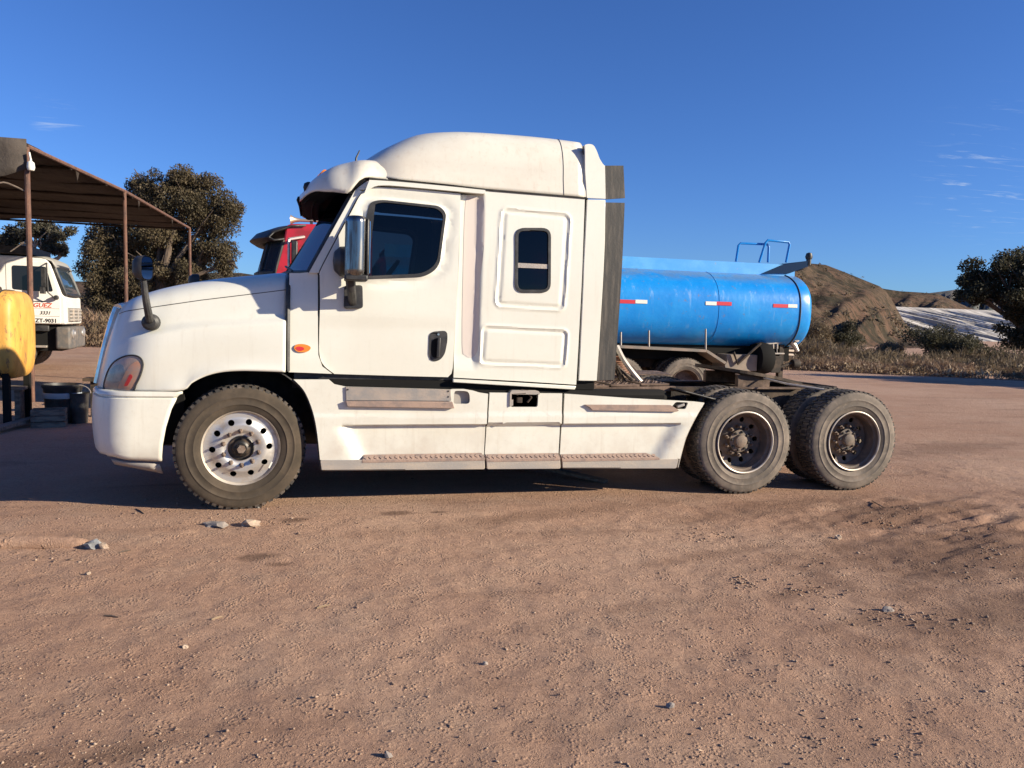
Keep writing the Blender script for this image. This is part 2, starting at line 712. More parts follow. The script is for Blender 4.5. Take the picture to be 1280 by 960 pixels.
def tyre_mat(name, c1, c2, c3):
    m, t, b = new_mat(name)
    p = t.pos(kind='object')
    f = t.ramp(t.noise(p, 4.5, 6, 0.62), 0.36, 0.70)
    c = t.mix(f, c4(c1), c4(c2))
    f2 = t.ramp(t.noise(p, 22, 6, 0.7), 0.52, 0.72)
    c = t.mix(t.math('MULTIPLY', f2, 0.5), c, c4(c3))
    t.set(b.inputs['Base Color'], c)
    b.inputs['Roughness'].default_value = 0.85
    b.inputs['Specular IOR Level'].default_value = 0.3
    bump(t, b, t.noise(p, 60, 4, 0.6), 0.2, 0.004)
    return m


M['tyre_front'] = tyre_mat('brown_dusty_tyre', (0.050, 0.039, 0.028), (0.085, 0.064, 0.045), (0.036, 0.030, 0.025))
M['tyre_rear'] = tyre_mat('grey_dusty_tyre', (0.115, 0.097, 0.08), (0.215, 0.175, 0.14), (0.30, 0.235, 0.18))
M['tread'] = mat('tread_rubber', (0.034, 0.030, 0.026), 0.85, col2=(0.13, 0.10, 0.078), scale=14, lo=0.42, hi=0.70)


def glass(name, tint, spec_mix=1.0, rough=0.02, ior=1.5):
    m = bpy.data.materials.new(name)
    m.use_nodes = True
    t = NT(m.node_tree)
    out = t.n['Material Output']
    t.n.remove(t.n['Principled BSDF'])
    tr = t.n.new('ShaderNodeBsdfTransparent')
    tr.inputs[0].default_value = c4(tint)
    gl = t.n.new('ShaderNodeBsdfGlossy')
    gl.inputs['Roughness'].default_value = rough
    fr = t.n.new('ShaderNodeFresnel')
    fr.inputs['IOR'].default_value = ior
    mx = t.n.new('ShaderNodeMixShader')
    t.set(mx.inputs[0], t.math('MULTIPLY', fr.outputs[0], spec_mix, clamp=True))
    t.l.new(tr.outputs[0], mx.inputs[1])
    t.l.new(gl.outputs[0], mx.inputs[2])
    t.l.new(mx.outputs[0], out.inputs[0])
    return m


M['side_glass'] = glass('tinted_side_glass', (0.19, 0.20, 0.21), 0.8)
M['screen_glass'] = glass('windscreen_glass', (0.10, 0.135, 0.17), 0.30)
M['mirror'] = mat('mirror_glass', (0.85, 0.87, 0.9), 0.03, 1.0)


def lens_mat():
    m, t, b = new_mat('hazy_headlamp_lens')
    p = t.pos()
    f = t.ramp(t.noise(p, 6, 3, 0.5), 0.35, 0.7)
    c = t.mix(f, (0.24, 0.20, 0.17, 1), (0.52, 0.33, 0.22, 1))
    t.set(b.inputs['Base Color'], c)
    b.inputs['Roughness'].default_value = 0.22
    b.inputs['Coat Weight'].default_value = 0.6
    return m


M['lens'] = lens_mat()

# ------------------------------------------------------------------ ground
STAINS = [(318, 694, 0.16, 0.10), (346, 704, 0.10, 0.06), (496, 641, 0.17, 0.11), (366, 649, 0.14, 0.08), (545, 640, 0.1, 0.05)]
WET = [(1230, 690, 1.9, 1.0, 0.72), (1130, 640, 1.5, 0.5, 0.68), (150, 938, 0.30, 0.10, 0.6), (980, 632, 1.6, 0.3, 0.5), (1270, 760, 1.5, 0.4, 0.65), (700, 640, 1.9, 0.2, 0.42), (1180, 560, 2.2, 0.5, 0.45), (1080, 775, 0.5, 0.10, 0.5), (1000, 740, 0.35, 0.08, 0.5), (20, 950, 0.35, 0.08, 0.45), (900, 690, 0.8, 0.12, 0.4)]


def ground_mat():
    m, t, b = new_mat('packed_red_dirt')
    p = t.pos()
    big = t.ramp(t.noise(p, 0.22, 5, 0.6), 0.38, 0.66)
    c = t.mix(big, (0.405, 0.243, 0.163, 1), (0.49, 0.318, 0.222, 1))
    trk = t.ramp(t.noise(t.pos((0.5, 2.6, 1), (0, 0, R(17))), 0.8, 6, 0.62, 0.4), 0.50, 0.74)
    c = t.mix(t.math('MULTIPLY', trk, 0.5), c, (0.195, 0.112, 0.075, 1))
    mid = t.ramp(t.noise(p, 1.9, 6, 0.65), 0.42, 0.72)
    c = t.mix(t.math('MULTIPLY', mid, 0.35), c, (0.48, 0.345, 0.25, 1))
    fine = t.ramp(t.noise(p, 34, 7, 0.72), 0.44, 0.70)
    c = t.mix(t.math('MULTIPLY', fine, 0.42), c, (0.19, 0.115, 0.08, 1))
    crumb = t.ramp(t.noise(p, 62, 5, 0.75), 0.56, 0.66)
    c = t.mix(t.math('MULTIPLY', crumb, 0.45), c, (0.16, 0.098, 0.07, 1))
    spk = t.ramp(t.noise(p, 120, 3, 0.6), 0.60, 0.74)
    c = t.mix(t.math('MULTIPLY', spk, 0.35), c, (0.55, 0.42, 0.33, 1))
    # oil drips and the damp, churned strip that the lorries turn on
    edge = t.noise(p, 3.2, 6, 0.65)
    xy = t.vmath('MULTIPLY', p, (1, 1, 0))

    def blob(u, v, rx, ry, rot, soft):
        g = G(u, v)
        d = t.vmath('SUBTRACT', xy, (g.x, g.y, 0))
        mpn = t.n.new('ShaderNodeMapping')
        mpn.inputs['Rotation'].default_value = (0, 0, rot)
        t.l.new(d, mpn.inputs[0])
        q = t.vmath('MULTIPLY', mpn.outputs[0], (1 / rx, 1 / ry, 0))
        r = t.math('ADD', t.vmath('LENGTH', q), t.math('MULTIPLY_ADD', edge, 2.0, -1.0))
        return t.ramp(r, 1.0 + soft * 0.3, 1.0 - soft)
    w = None
    for (u, v, rx, ry, k) in WET:
        f = t.math('MULTIPLY', blob(u, v, rx, ry, R(-14), 0.8), k)
        w = f if w is None else t.math('MAXIMUM', w, f)
    c = t.mix(w, c, t.mix(fine, (0.115, 0.064, 0.042, 1), (0.18, 0.104, 0.07, 1)))
    s = None
    for (u, v, rx, ry) in STAINS:
        f = blob(u, v, rx, ry, 0, 0.6)
        s = f if s is None else t.math('MAXIMUM', s, f)
    c = t.mix(t.math('MULTIPLY', s, 0.62), c, (0.10, 0.058, 0.04, 1))
    t.set(b.inputs['Base Color'], c)
    b.inputs['Roughness'].default_value = 0.95
    b.inputs['Specular IOR Level'].default_value = 0.15
    h = t.math('ADD', t.math('MULTIPLY', t.noise(p, 30, 9, 0.78), 0.75), t.math('MULTIPLY', t.noise(t.pos((1, 1.7, 1), (0, 0, R(17))), 7, 6, 0.65), 0.5))
    h = t.math('ADD', h, t.math('MULTIPLY', t.noise(p, 190, 3, 0.6), 0.16))
    for sc, k in ((48, 0.55), (120, 0.28)):
        vo = t.n.new('ShaderNodeTexVoronoi')
        vo.inputs['Scale'].default_value = sc
        t.l.new(p, vo.inputs['Vector'])
        msk = t.ramp(t.noise(p, sc * 0.16, 4, 0.6), 0.45, 0.62)
        h = t.math('ADD', h, t.math('MULTIPLY', t.math('MULTIPLY', t.ramp(vo.outputs['Distance'], 0.55, 0.05), msk), k))
    bump(t, b, h, 0.85, 0.036)
    return m


M['ground'] = ground_mat()


def ground_z(x, y):
    x = np.asarray(x, float)
    y = np.asarray(y, float)
    near = np.clip((14 - y) / 6, 0, 1)
    c, s = math.cos(R(17)), math.sin(R(17))
    a, b = x * c + y * s, -x * s + y * c
    z = 0.030 * fbm(x * 0.55, y * 0.55, 3, 3) + near * (0.007 * fbm(a * 1.1, b * 3.0, 11, 3) + 0.012 * fbm(x * 6, y * 6, 5, 3, 0.65) + 0.005 * fbm(x * 17, y * 17, 51, 2, 0.6))
    rough = np.clip(1 - np.hypot((x - 5.6) / 3.0, (y - 5.2) / 1.9), 0, 1)      # churned patch behind the rear wheels
    z = z + rough * 0.075 * fbm(a * 1.6, b * 5.5, 23, 4, 0.6)
    # flat where the lorry stands
    flat = np.clip(np.minimum(np.minimum(x + 2.6, 7.0 - x), np.minimum(y - 6.1, 10.2 - y)) / 0.5, 0, 1)
    return z * (1 - flat) - 0.004 * flat + np.clip(y - 60, 0, 1e9) * 0.0


def ground_sheet():
    def axis(a, b, fine_a, fine_b, st, coarse):
        core = list(np.arange(fine_a, fine_b, st))
        lo, x, d = [], fine_a, st
        while x > a:
            d *= 1.18
            x -= d
            lo.append(max(x, a))
        hi, x, d = [], fine_b, st
        hi.append(x)
        while x < b:
            d *= 1.18
            x += d
            hi.append(min(x, b))
        return np.array(lo[::-1] + core + hi)
    xs = axis(-1500, 1500, -5.2, 8.5, 0.03, 2)
    ys = axis(-40, 2500, 1.8, 7.6, 0.03, 2)
    X, Y = np.meshgrid(xs, ys)
    Z = ground_z(X, Y)
    far = np.clip((np.abs(Y) - 30) / 20, 0, 1)
    Z = Z * (1 - far)
    V = np.stack([X.ravel(), Y.ravel(), Z.ravel()], 1)
    n = len(xs)
    i = np.arange((len(ys) - 1) * n).reshape(len(ys) - 1, n)[:, :-1].ravel()
    Fc = np.stack([i, i + 1, i + n + 1, i + n], 1)
    o = mesh_np('ground', V, Fc, M['ground'])
    o['kind'] = 'structure'
    return o


ground_sheet()


def gz(x, y):
    return float(ground_z(np.array([x]), np.array([y]))[0])


# ------------------------------------------------------------------ hills
def hill_mat(name, base, red, scrub, s=0.05):
    m, t, b = new_mat(name)
    p = t.pos()
    c = t.mix(t.ramp(t.noise(p, s, 6, 0.62), 0.4, 0.62), c4(base), c4(red))
    c = t.mix(t.ramp(t.noise(p, s * 7, 7, 0.72), 0.47, 0.62), c, c4(scrub))
    c = t.mix(t.ramp(t.noise(p, s * 1.3, 8, 0.78), 0.49, 0.58), c, c4(scrub))
    t.set(b.inputs['Base Color'], c)
    b.inputs['Roughness'].default_value = 1.0
    b.inputs['Specular IOR Level'].default_value = 0.05
    bump(t, b, t.noise(p, s * 9, 8, 0.7), 0.9, 1.0 / (s * 16))
    return m


M['hill'] = hill_mat('dry_hillside', (0.112, 0.079, 0.055), (0.135, 0.083, 0.058), (0.047, 0.040, 0.028), 0.05)
M['far_hill'] = hill_mat('far_ridge', (0.16, 0.15, 0.15), (0.17, 0.15, 0.14), (0.10, 0.11, 0.10), 0.01)  # greyer base colour stands in for distance haze


def ridge(name, pts, Yr, depth, m, gully=1.0, nx=220, ny=60, seed=1, foot=0.0, back=None):
    """a hill whose crest passes through the given pixels at distance Yr; its near slope runs down over `depth` metres"""
    w = [U(u, v, Yr) for u, v in pts]
    h = interp([a for a, b in w], [b for a, b in w])
    x0, x1 = w[0][0], w[-1][0]
    V = []
    xs = np.linspace(x0, x1, nx)
    ts = np.concatenate([np.linspace(0, 1, ny), 1 + np.linspace(0.05, 0.8, 10)])
    for t in ts:
        for x in xs:
            hh = h(x)
            y = Yr - depth * (1 - t)
            if t <= 1:
                prof = t ** 0.85
                z = hh * prof
                g = abs(float(fbm(np.array([x * 0.042 + (1 - t) * 1.15]), np.array([seed + t * 0.35]), seed, 4, 0.42)[0]))
                g2 = float(fbm(np.array([x * 0.06]), np.array([y * 0.05]), seed + 5, 4)[0])
                g3 = float(fbm(np.array([x * 0.16 + t * 3]), np.array([t * 4.0]), seed + 8, 3)[0])
                z += gully * hh * (g * -0.85 + 0.12 * g2 + 0.07 * g3) * math.sin(math.pi * min(t, 1)) ** 0.7
                y += 8 * g2 * math.sin(math.pi * t)
            else:
                z = hh * (1 - (t - 1) * 0.6)
            V.append((x * y / Yr, y, max(z, -0.5) if t > 0 else -0.6))
    n = nx
    i = np.arange((len(ts) - 1) * n).reshape(len(ts) - 1, n)[:, :-1].ravel()
    Fc = np.stack([i, i + 1, i + n + 1, i + n], 1)
    o = mesh_np(name, V, Fc, m)
    o['kind'] = 'structure'
    return o


ridge('hill', [(640, 372), (760, 352), (860, 342), (930, 335), (985, 331), (1010, 329), (1032, 331), (1058, 341), (1085, 352), (1100, 358), (1109, 366), (1119, 382),
               (1130, 402), (1142, 415), (1165, 424), (1190, 427)], 190, 120, M['hill'], 1.0, seed=4)
ridge('hill', [(1040, 348), (1080, 354), (1105, 361), (1125, 364), (1150, 365.5), (1171, 367), (1188, 374), (1210, 384), (1240, 392), (1300, 398), (1360, 402), (1420, 405)], 330, 120, M['hill'], 0.7, seed=9, ny=40)
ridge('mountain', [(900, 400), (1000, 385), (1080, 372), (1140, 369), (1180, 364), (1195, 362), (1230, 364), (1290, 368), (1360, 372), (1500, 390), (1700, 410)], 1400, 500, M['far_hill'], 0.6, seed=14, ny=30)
ridge('hill', [(-700, 372), (-400, 360), (-150, 352), (0, 350), (120, 352), (230, 346), (262, 341), (300, 341), (360, 350), (450, 362), (560, 372), (640, 380)], 420, 200, M['hill'], 0.5, seed=21, ny=40)


def tailings():
    m, t, b = new_mat('pale_tailings')
    p = t.pos()
    st = t.noise(t.pos((1, 1, 1), (0, 0, 0)), 0.22, 7, 0.7)
    fur = t.noise(t.pos((0.30, 0.02, 0.30), (0, R(-48), 0)), 1.0, 5, 0.65, 0.5)
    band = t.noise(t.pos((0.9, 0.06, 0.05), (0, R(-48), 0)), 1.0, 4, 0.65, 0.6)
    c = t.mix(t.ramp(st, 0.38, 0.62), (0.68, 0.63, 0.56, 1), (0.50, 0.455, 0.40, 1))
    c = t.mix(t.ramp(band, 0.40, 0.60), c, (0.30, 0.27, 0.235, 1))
    t.set(b.inputs['Base Color'], c)
    b.inputs['Roughness'].default_value = 1.0
    # flat-topped tip: the crest is level, the face falls towards the yard in slanting furrows
    Yt = 235.0
    xa, xb = U(1030, 386, Yt)[0], U(1300, 392, Yt)[0]
    zt = U(1190, 386, Yt)[1]
    nx, ny = 260, 40
    V = []
    xs = np.linspace(xa, xb, nx)
    ts = np.concatenate([np.linspace(0, 1, ny), [1.02, 1.5, 2.5]])
    for tt in ts:
        for x in xs:
            k = min(tt, 1)
            fur = float(fbm(np.array([x * 0.42 + k * 8.0]), np.array([k * 1.3]), 31, 3)[0])
            y = Yt - 46 * (1 - k) + (fur * 8.5 * math.sin(math.pi * min(1, k * 0.9 + 0.1)) if tt <= 1 else 0)
            z = zt * k
            if tt > 1:
                y = Yt + (tt - 1) * 40
                z = zt
            V.append((x, y, z))
    n = nx
    i = np.arange((len(ts) - 1) * n).reshape(len(ts) - 1, n)[:, :-1].ravel()
    o = mesh_np('tailings_hill', V, np.stack([i, i + 1, i + n + 1, i + n], 1), m)
    o['kind'] = 'structure'


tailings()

# ------------------------------------------------------------------ the white tractor
YT, YC = 6.635, 7.86                    # outer face of the near tyres, centre line
YS, YF, YB = 6.65, 6.665, 6.73          # skirts, front wing, cab side
truck = thing('semi_truck', 'large white sleeper-cab road tractor without a trailer, parked side-on on the dirt', 'truck', (2.0, YC, 0))


def far(y):
    return 2 * YC - y


def ycab(x, z):
    return YB + 0.055 * max(0.0, (z - 1.95)) ** 1.4 + 0.02 * max(0.0, 1.35 - z)


XB = U(357, 420, YF)[0]                  # rear edge of the bonnet
_ft = U(141, 383, YF + 0.42)
_fb = U(119, 490, YF + 0.42)


def xfront(z):
    t = (z - _fb[1]) / (_ft[1] - _fb[1])
    return _fb[0] + t * (_ft[0] - _fb[0]) + 0.04 * max(0, min(1, t)) ** 3 - 0.02


def tz(px_pts, Y):
    """pixel polyline -> z as a function of t along the bonnet"""
    ts, zs = [], []
    for u, v in px_pts:
        x, z = U(u, v, Y)
        ts.append((x - xfront(z)) / (XB - xfront(z)))
        zs.append(z)
    return interp(ts, zs)


hz_low = tz(smooth([(100, 490), (130, 490), (180, 490), (228, 488), (238, 480), (255, 471), (275, 465.5), (300, 463.5), (330, 464), (358, 465)], 4), YF)
hz_top = tz(smooth([(120, 392), (141, 382), (150, 376), (165, 370.5), (210, 358), (270, 348), (320, 343.5), (345, 341), (358, 341)], 4), YF + 0.4)
hz_crease = tz(smooth([(118, 452), (135, 436), (160, 424), (190, 417), (240, 409), (300, 405), (358, 402)], 4), YF)
hz_seam = tz([(130, 394), (150, 389), (250, 375), (358, 362)], YF + 0.1)
NOSE = 0.58


def o1(t):
    q = min(1.0, max(0.0, t) / 0.36)
    return NOSE * (1 - math.sqrt(max(0.0, 1 - (1 - q) ** 2.4))) + 0.05 * (1 - min(1, t))


def bonnet_section(t):
    zl, zt, zc, zs = hz_low(t), hz_top(t), hz_crease(t), hz_seam(t)
    zs = min(zs, zt - 0.02)
    zc = min(zc, zs - 0.08)
    zl2 = min(zl, zc - 0.02)
    out = []
    flare = 0.028 * sstep(0.30, 0.45, t)
    out.append((zl2, -flare + 0.0))
    out.append((zl2 + 0.02, -flare))
    for k in (0.08, 0.2, 0.4, 0.6, 0.8):
        z = zl2 + (zc - 0.03 - zl2) * k
        out.append((z, -flare * max(0, 1 - k * 4) - 0.012 * math.sin(math.pi * k)))
    d = 0.085 * sstep(0.05, 0.3, t)
    for k in np.linspace(0, 1, 6):
        out.append((zc - 0.03 + 0.10 * k if zc + 0.07 < zs else zc - 0.03 + (zs - zc) * k, d * sstep(0, 1, k)))
    zz = out[-1][0]
    for k in (0.25, 0.5, 0.75, 1.0):
        out.append((zz + (zs - zz) * k, d + 0.05 * k))
    e = d + 0.05
    for k in np.linspace(0.1, 1, 9):
        a = k * math.pi / 2
        out.append((zs + (zt - zs) * math.sin(a), e + 0.34 * (1 - math.cos(a))))
    for k in (0.35, 0.7, 1.0):
        out.append((zt + 0.03 * k, e + 0.34 + (YC - YF - e - 0.34 - o1(t)) * k if False else None, k, e + 0.34))
    return out


def bonnet_rows():
    ts = list((np.linspace(0, 1, 22) ** 1.9) * 0.40) + list(np.linspace(0.42, 1, 34))
    rows = []
    for t in ts:
        row = []
        for p in bonnet_section(t):
            if len(p) == 2:
                z, off = p
                y = YF + off + o1(t)
            else:
                z, _, k, e = p
                y0 = YF + e + o1(t)
                y = y0 + (YC - y0) * k
            y = min(y, YC)
            row.append(Vector((xfront(z) + t * (XB - xfront(z)), y, z)))
        full = row + [Vector((p.x, far(p.y), p.z)) for p in row[-2::-1]]
        rows.append(full)
    return rows


rows = bonnet_rows()
mb = MB().grid(rows)
n0 = len(rows[0])
hood = mb.build('hood', M['white'], truck, smooth=40, solid=0.025)
# dark line of the bonnet's upper seam
line = []
for t in np.linspace(0.04, 1, 40):
    z = hz_seam(t)
    y = YF + o1(t) + 0.085 * sstep(0.05, 0.3, t) + 0.05
    line.append((xfront(z) + t * (XB - xfront(z)), y - 0.0005, z))
MB().tube(line, 0.0035, 5).build('hood_seam', M['black'], hood)


def on_hood(x, z):
    t = (x - xfront(z)) / (XB - xfront(z))
    sec = [p for p in bonnet_section(max(0.0, t)) if len(p) == 2]
    f = interp([p[0] for p in sec], [p[1] for p in sec])
    return YF + f(z) + o1(max(0, t))


# grille in the nose: slanted surround, upright bars
gs = [(xfront(z), z) for z in np.linspace(hz_low(0) + 0.02, hz_top(0.0) - 0.03, 8)]
ghw = YC - (YF + NOSE + 0.04)
grille = empty_part('grille', truck, (gs[0][0], YC, gs[0][1]))
mb = MB()
mb.tube([(x - 0.025, YC - ghw, z) for x, z in gs], 0.035, 8)
mb.tube([(x - 0.025, YC + ghw, z) for x, z in gs], 0.035, 8)
mb.tube([(gs[-1][0] - 0.025, YC - ghw, gs[-1][1]), (gs[-1][0] - 0.06, YC, gs[-1][1] + 0.03), (gs[-1][0] - 0.025, YC + ghw, gs[-1][1])], 0.035, 8)
mb.build('grille_surround', M['chrome'], grille)
MB().grid([[(x - 0.004, YC - ghw, z) for x, z in gs], [(x - 0.004, YC + ghw, z) for x, z in gs]]).build('grille_mesh', M['black'], grille, solid=0.02)
for k in range(7):
    x, z = U(130, 400 + k * 12, YF + 0.42)
    MB().box((xfront(z) - 0.015, YC, z), (0.03, 2 * ghw - 0.06, 0.022)).build('grille_bar', M['chrome'], grille, bevel=0.004)

# head lamps: a lens let into the wrapped corner of the wing
lens_px = rounded(smooth([(124, 489), (127, 470), (137, 455), (152, 446.5), (166, 444), (176, 447), (180, 455), (177, 468), (171, 480), (166, 489), (150, 489.5)], 4, True), 0)
lp = px(lens_px, YF + 0.06)


def headlamp(side):
    mir = None if side < 0 else YC
    hl = panel('headlight', lp, M['lens'], truck, lambda x, z: on_hood(x, z) - 0.012, 0.03, gx=0.03, gz=0.03, mirror=mir)
    ring = [Vector((x, on_hood(x, z) - 0.012, z)) for x, z in lp]
    if side > 0:
        ring = [Vector((p.x, far(p.y), p.z)) for p in ring]
    MB().tube(ring, 0.007, 6, True).build('headlight_gasket', M['black'], hl)
    amb = px(rounded([(143, 488), (163, 488), (178, 460), (172, 450), (160, 458)], 5), YF + 0.03)
    panel('indicator_lens', amb, M['faded_amber'], hl, lambda x, z: on_hood(x, z) - 0.0135, 0.004, gx=0.02, gz=0.02, mirror=mir)
    bowl = px(smooth([(131, 468), (140, 458), (151, 456), (156, 464), (150, 476), (139, 480), (131, 477)], 3, True), YF + 0.06)
    panel('lamp_bowl', bowl, M['lamp_bowl'], hl, lambda x, z: on_hood(x, z) - 0.013, 0.003, gx=0.02, gz=0.02, mirror=mir)
    red = px(rounded([(153, 483), (158, 483.5), (166, 470.5), (162, 467)], 3), YF + 0.03)
    panel('side_reflector', red, M['red'], hl, lambda x, z: on_hood(x, z) - 0.015, 0.004, gx=0.03, gz=0.03, mirror=mir)


headlamp(-1)
headlamp(1)

# bumper: one wrapped moulding from wing to wing
bz_top = 0.0
XBB = interp([U(228, 490, YF)[1], U(221, 497, YF)[1], U(213, 515, YF)[1], U(206, 540, YF)[1], U(203, 560, YF)[1], U(202, 577, YF)[1]],
             [U(228, 490, YF)[0], U(221, 497, YF)[0], U(213, 515, YF)[0], U(206, 540, YF)[0], U(203, 560, YF)[0], U(202, 577, YF)[0]])
BXF = U(117, 530, YF + 0.45)[0]
bump_top = U(180, 489, YF)[1]


def bumper_low(t):
    xs = [117, 120, 126, 140, 160, 203]
    vs = [545, 556, 565, 572, 575.5, 577.5]
    ts, zs = [], []
    for u, v in zip(xs, vs):
        x, z = U(u, v, YF + (0.3 if u < 130 else 0.03))
        ts.append((x - BXF) / (XBB(z) - BXF))
        zs.append(z)
    return interp(ts, zs)(t)


def bumper_grid():
    cols = []
    ts = list((np.linspace(0, 1, 16) ** 2) * 0.6) + list(np.linspace(0.64, 1, 8))
    for t in ts:
        zl = bumper_low(t)
        col = []
        for k, dy in [(0, 0.05), (0.03, 0.018), (0.08, 0.004), (0.25, 0), (0.5, -0.004), (0.75, 0), (0.885, 0.004), (0.90, 0.02), (0.915, 0.02), (0.93, 0.004), (0.97, 0.006), (0.99, 0.012), (1.0, 0.035)]:
            z = zl + (bump_top - zl) * k
            q = min(1, t / 0.62)
            off = 0.52 * (1 - math.sqrt(max(0, 1 - (1 - q) ** 2.3))) + dy
            xf = BXF + (dy if t < 0.3 else 0)
            col.append(Vector((xf + t * (XBB(z) - BXF), YF - 0.015 + off, z)))
        cols.append(col)
    cols = cols[::-1]
    return cols + [[Vector((p.x, far(p.y), p.z)) for p in c] for c in cols[::-1]]


bumper = MB().grid(bumper_grid()).build('bumper', M['white_low'], truck, smooth=40, solid=0.02)
# marker slot at the bumper corner and the bent valance under it
x, z = U(123.5, 537, YF + 0.28)
MB().lathe([(0.0, 0), (0.018, 0.002), (0.026, 0.012), (0.03, 0.03)], 14, 'Y', (0, 0, 0)).build('fog_lamp_slot', M['black'], bumper)
sl_o = bpy.data.objects[[o.name for o in bpy.data.objects if o.name.startswith('fog_lamp_slot')][-1]]
sl_o.matrix_world = Matrix.Translation((x + 0.01, YF + 0.225, z)) @ Matrix.Rotation(R(-38), 4, 'Z') @ Matrix.Diagonal((0.8, 1, 2.6, 1))
sl_o.matrix_parent_inverse = wm(bumper).inverted()
vals = [[U3(140, 573, YF + 0.12), U3(160, 577, YF + 0.06), U3(185, 578, YF + 0.05), U3(200, 580, YF + 0.05)],
        [U3(144, 579, YF + 0.16), U3(165, 583, YF + 0.1), U3(190, 588, YF + 0.08), U3(204, 591, YF + 0.08)]]
MB().grid(vals).build('torn_valance', M['sill'], bumper, solid=0.012)
mb = MB()
mb.box2((BXF + 0.35, YF + 0.25, 0.52), (BXF + 0.75, far(YF + 0.25), 0.95))
mb.build('radiator_block', M['dark'], truck)

# wheel housing liner
wcx, wcz = U(297, 560, YF)[0], 0.52


def arch_liner(y0, y1):
    mb = MB()
    rows = []
    for y in (y0, y1):
        rows.append([(wcx + 0.02 + 0.70 * math.cos(a), y, 0.50 + 0.74 * math.sin(a)) for a in np.linspace(-0.05, math.pi + 0.05, 22)])
    mb.grid(rows)
    mb.add([(wcx + 0.02 + 0.70 * math.cos(a), y1 if y1 > y0 else y1, 0.50 + 0.74 * math.sin(a)) for a in np.linspace(-0.05, math.pi + 0.05, 22)], [list(range(22))])
    return mb


arch_liner(YF + 0.06, YF + 0.55).build('wheel_housing', M['black'], truck, solid=0.01)
arch_liner(far(YF + 0.06), far(YF + 0.55)).build('wheel_housing', M['black'], truck, solid=0.01)

# hood mirrors on curved stalks
def hood_mirror(mirror_side):
    Ym = YF + 0.02
    root = empty_part('hood_mirror', truck, U3(187, 405, on_hood(*U(187, 405, Ym))))
    s = (lambda p: Vector(p)) if mirror_side < 0 else (lambda p: Vector((p[0], far(p[1]), p[2])))
    base = U3(187, 403, Ym + 0.03)
    st = smooth([(base.x, Ym + 0.06, base.z), tuple(U3(186, 394, Ym - 0.05)), tuple(U3(182, 372, Ym - 0.10)), tuple(U3(179.5, 350, Ym - 0.12))], 5)
    MB().tube([s(p) for p in st], [0.034 - 0.012 * i / len(st) for i in range(len(st))], 10).build('mirror_arm', M['black'], root)
    c = U3(187, 403, Ym)
    mb = MB()
    for i, (r, d) in enumerate([(0.0, 0.0), (0.05, 0.004), (0.068, 0.02), (0.072, 0.05)]):
        pass
    mb.lathe([(0.0, -0.02), (0.045, -0.015), (0.066, 0.005), (0.07, 0.06)], 18, 'Y', (c.x, Ym + 0.015, c.z))
    if mirror_side > 0:
        mb.v = [s(v) for v in mb.v]
    mb.build('mirror_mount', M['black'], root)
    h = U3(182, 335, Ym - 0.13)
    mb = MB()
    rings = []
    ux = Vector((0.90, -0.30, 0.0)).normalized()       # the glass looks back and a little outwards
    uy = Vector((0.30, 0.90, 0)).normalized()
    for d, kx in [(-0.085, 0.35), (-0.075, 0.7), (-0.045, 0.95), (0, 1.0), (0.015, 0.98)]:
        rings.append([h + ux * d + uy * (0.088 * kx * (abs(math.cos(a)) ** 0.6) * math.copysign(1, math.cos(a))) + Vector((0, 0, 0.096 * kx * (abs(math.sin(a)) ** 0.6) * math.copysign(1, math.sin(a)))) for a in np.linspace(0, 2 * math.pi, 25)])
    mb.grid(rings)
    mb.add(rings[0][:-1], [list(range(24))])
    mb.v = [s(v) for v in mb.v]
    mb.build('mirror_shell', M['black'], root, smooth=50)
    r2 = [h + ux * 0.012 + (p - h - ux * 0.015) * 0.93 for p in rings[-1][:-1]]
    mb = MB().add([s(v) for v in r2], [list(range(24))])
    mb.build('mirror_glass', M['mirror'], root, smooth=0)


hood_mirror(-1)
hood_mirror(1)

# ------------------------------------------------------------------ cab side
SEAM_L = [(455, 222), (462, 221.5), (500, 225.5), (560, 231.5), (608, 236.2)]
door_px = smooth([(470, 233), (520, 236), (576.5, 241.5)], 3) + smooth([(576.5, 241.5), (573.5, 320), (569, 410), (566, 460)], 3) + \
    [(564.5, 467), (560, 471.5)] + [(500, 470), (418, 467.5)] + smooth([(418, 467.5), (405, 457), (399.5, 444), (399, 420), (400, 380), (399.6, 344)], 4) + \
    smooth([(399.6, 344), (403, 333), (440, 263), (449, 246), (457, 237), (470, 233)], 4)
door_out = px(door_px, YB)
win_px = rounded([(462, 252), (477, 249), (550, 257), (558.5, 266), (549, 334), (531, 346.5), (446, 350), (442, 344)], [9, 14, 14, 14, 20, 18, 10, 6], 5)
win_out = px(win_px, YB)
glass_px = rounded([(466, 255.5), (479, 252), (547, 260), (555, 268), (546, 330), (529, 342), (450, 345.5), (448, 342)], [8, 12, 12, 12, 18, 16, 6, 4], 5)
win_in = px(glass_px, YB)
# raised frame pressed round the window and a soft swage line
hx, hz_ = U(548, 430, YB)


def seg_dist(P, x, z):
    d = 1e9
    m = len(P)
    for i in range(m):
        ax, az = P[i]
        bx, bz = P[(i + 1) % m]
        dx, dz = bx - ax, bz - az
        t = max(0, min(1, ((x - ax) * dx + (z - az) * dz) / (dx * dx + dz * dz + 1e-12)))
        d = min(d, math.hypot(x - ax - t * dx, z - az - t * dz))
    return d


_sw = U(500, 400, YB)[1]


def ydoor(x, z):
    d = seg_dist(win_out, x, z)
    y = ycab(x, z) - 0.010 + 0.014 * (1 - sstep(0.02, 0.11, d)) - 0.016 * (1 - sstep(0.0, 0.03, d))
    return y + 0.012 * sstep(_sw + 0.05, _sw - 0.10, z)


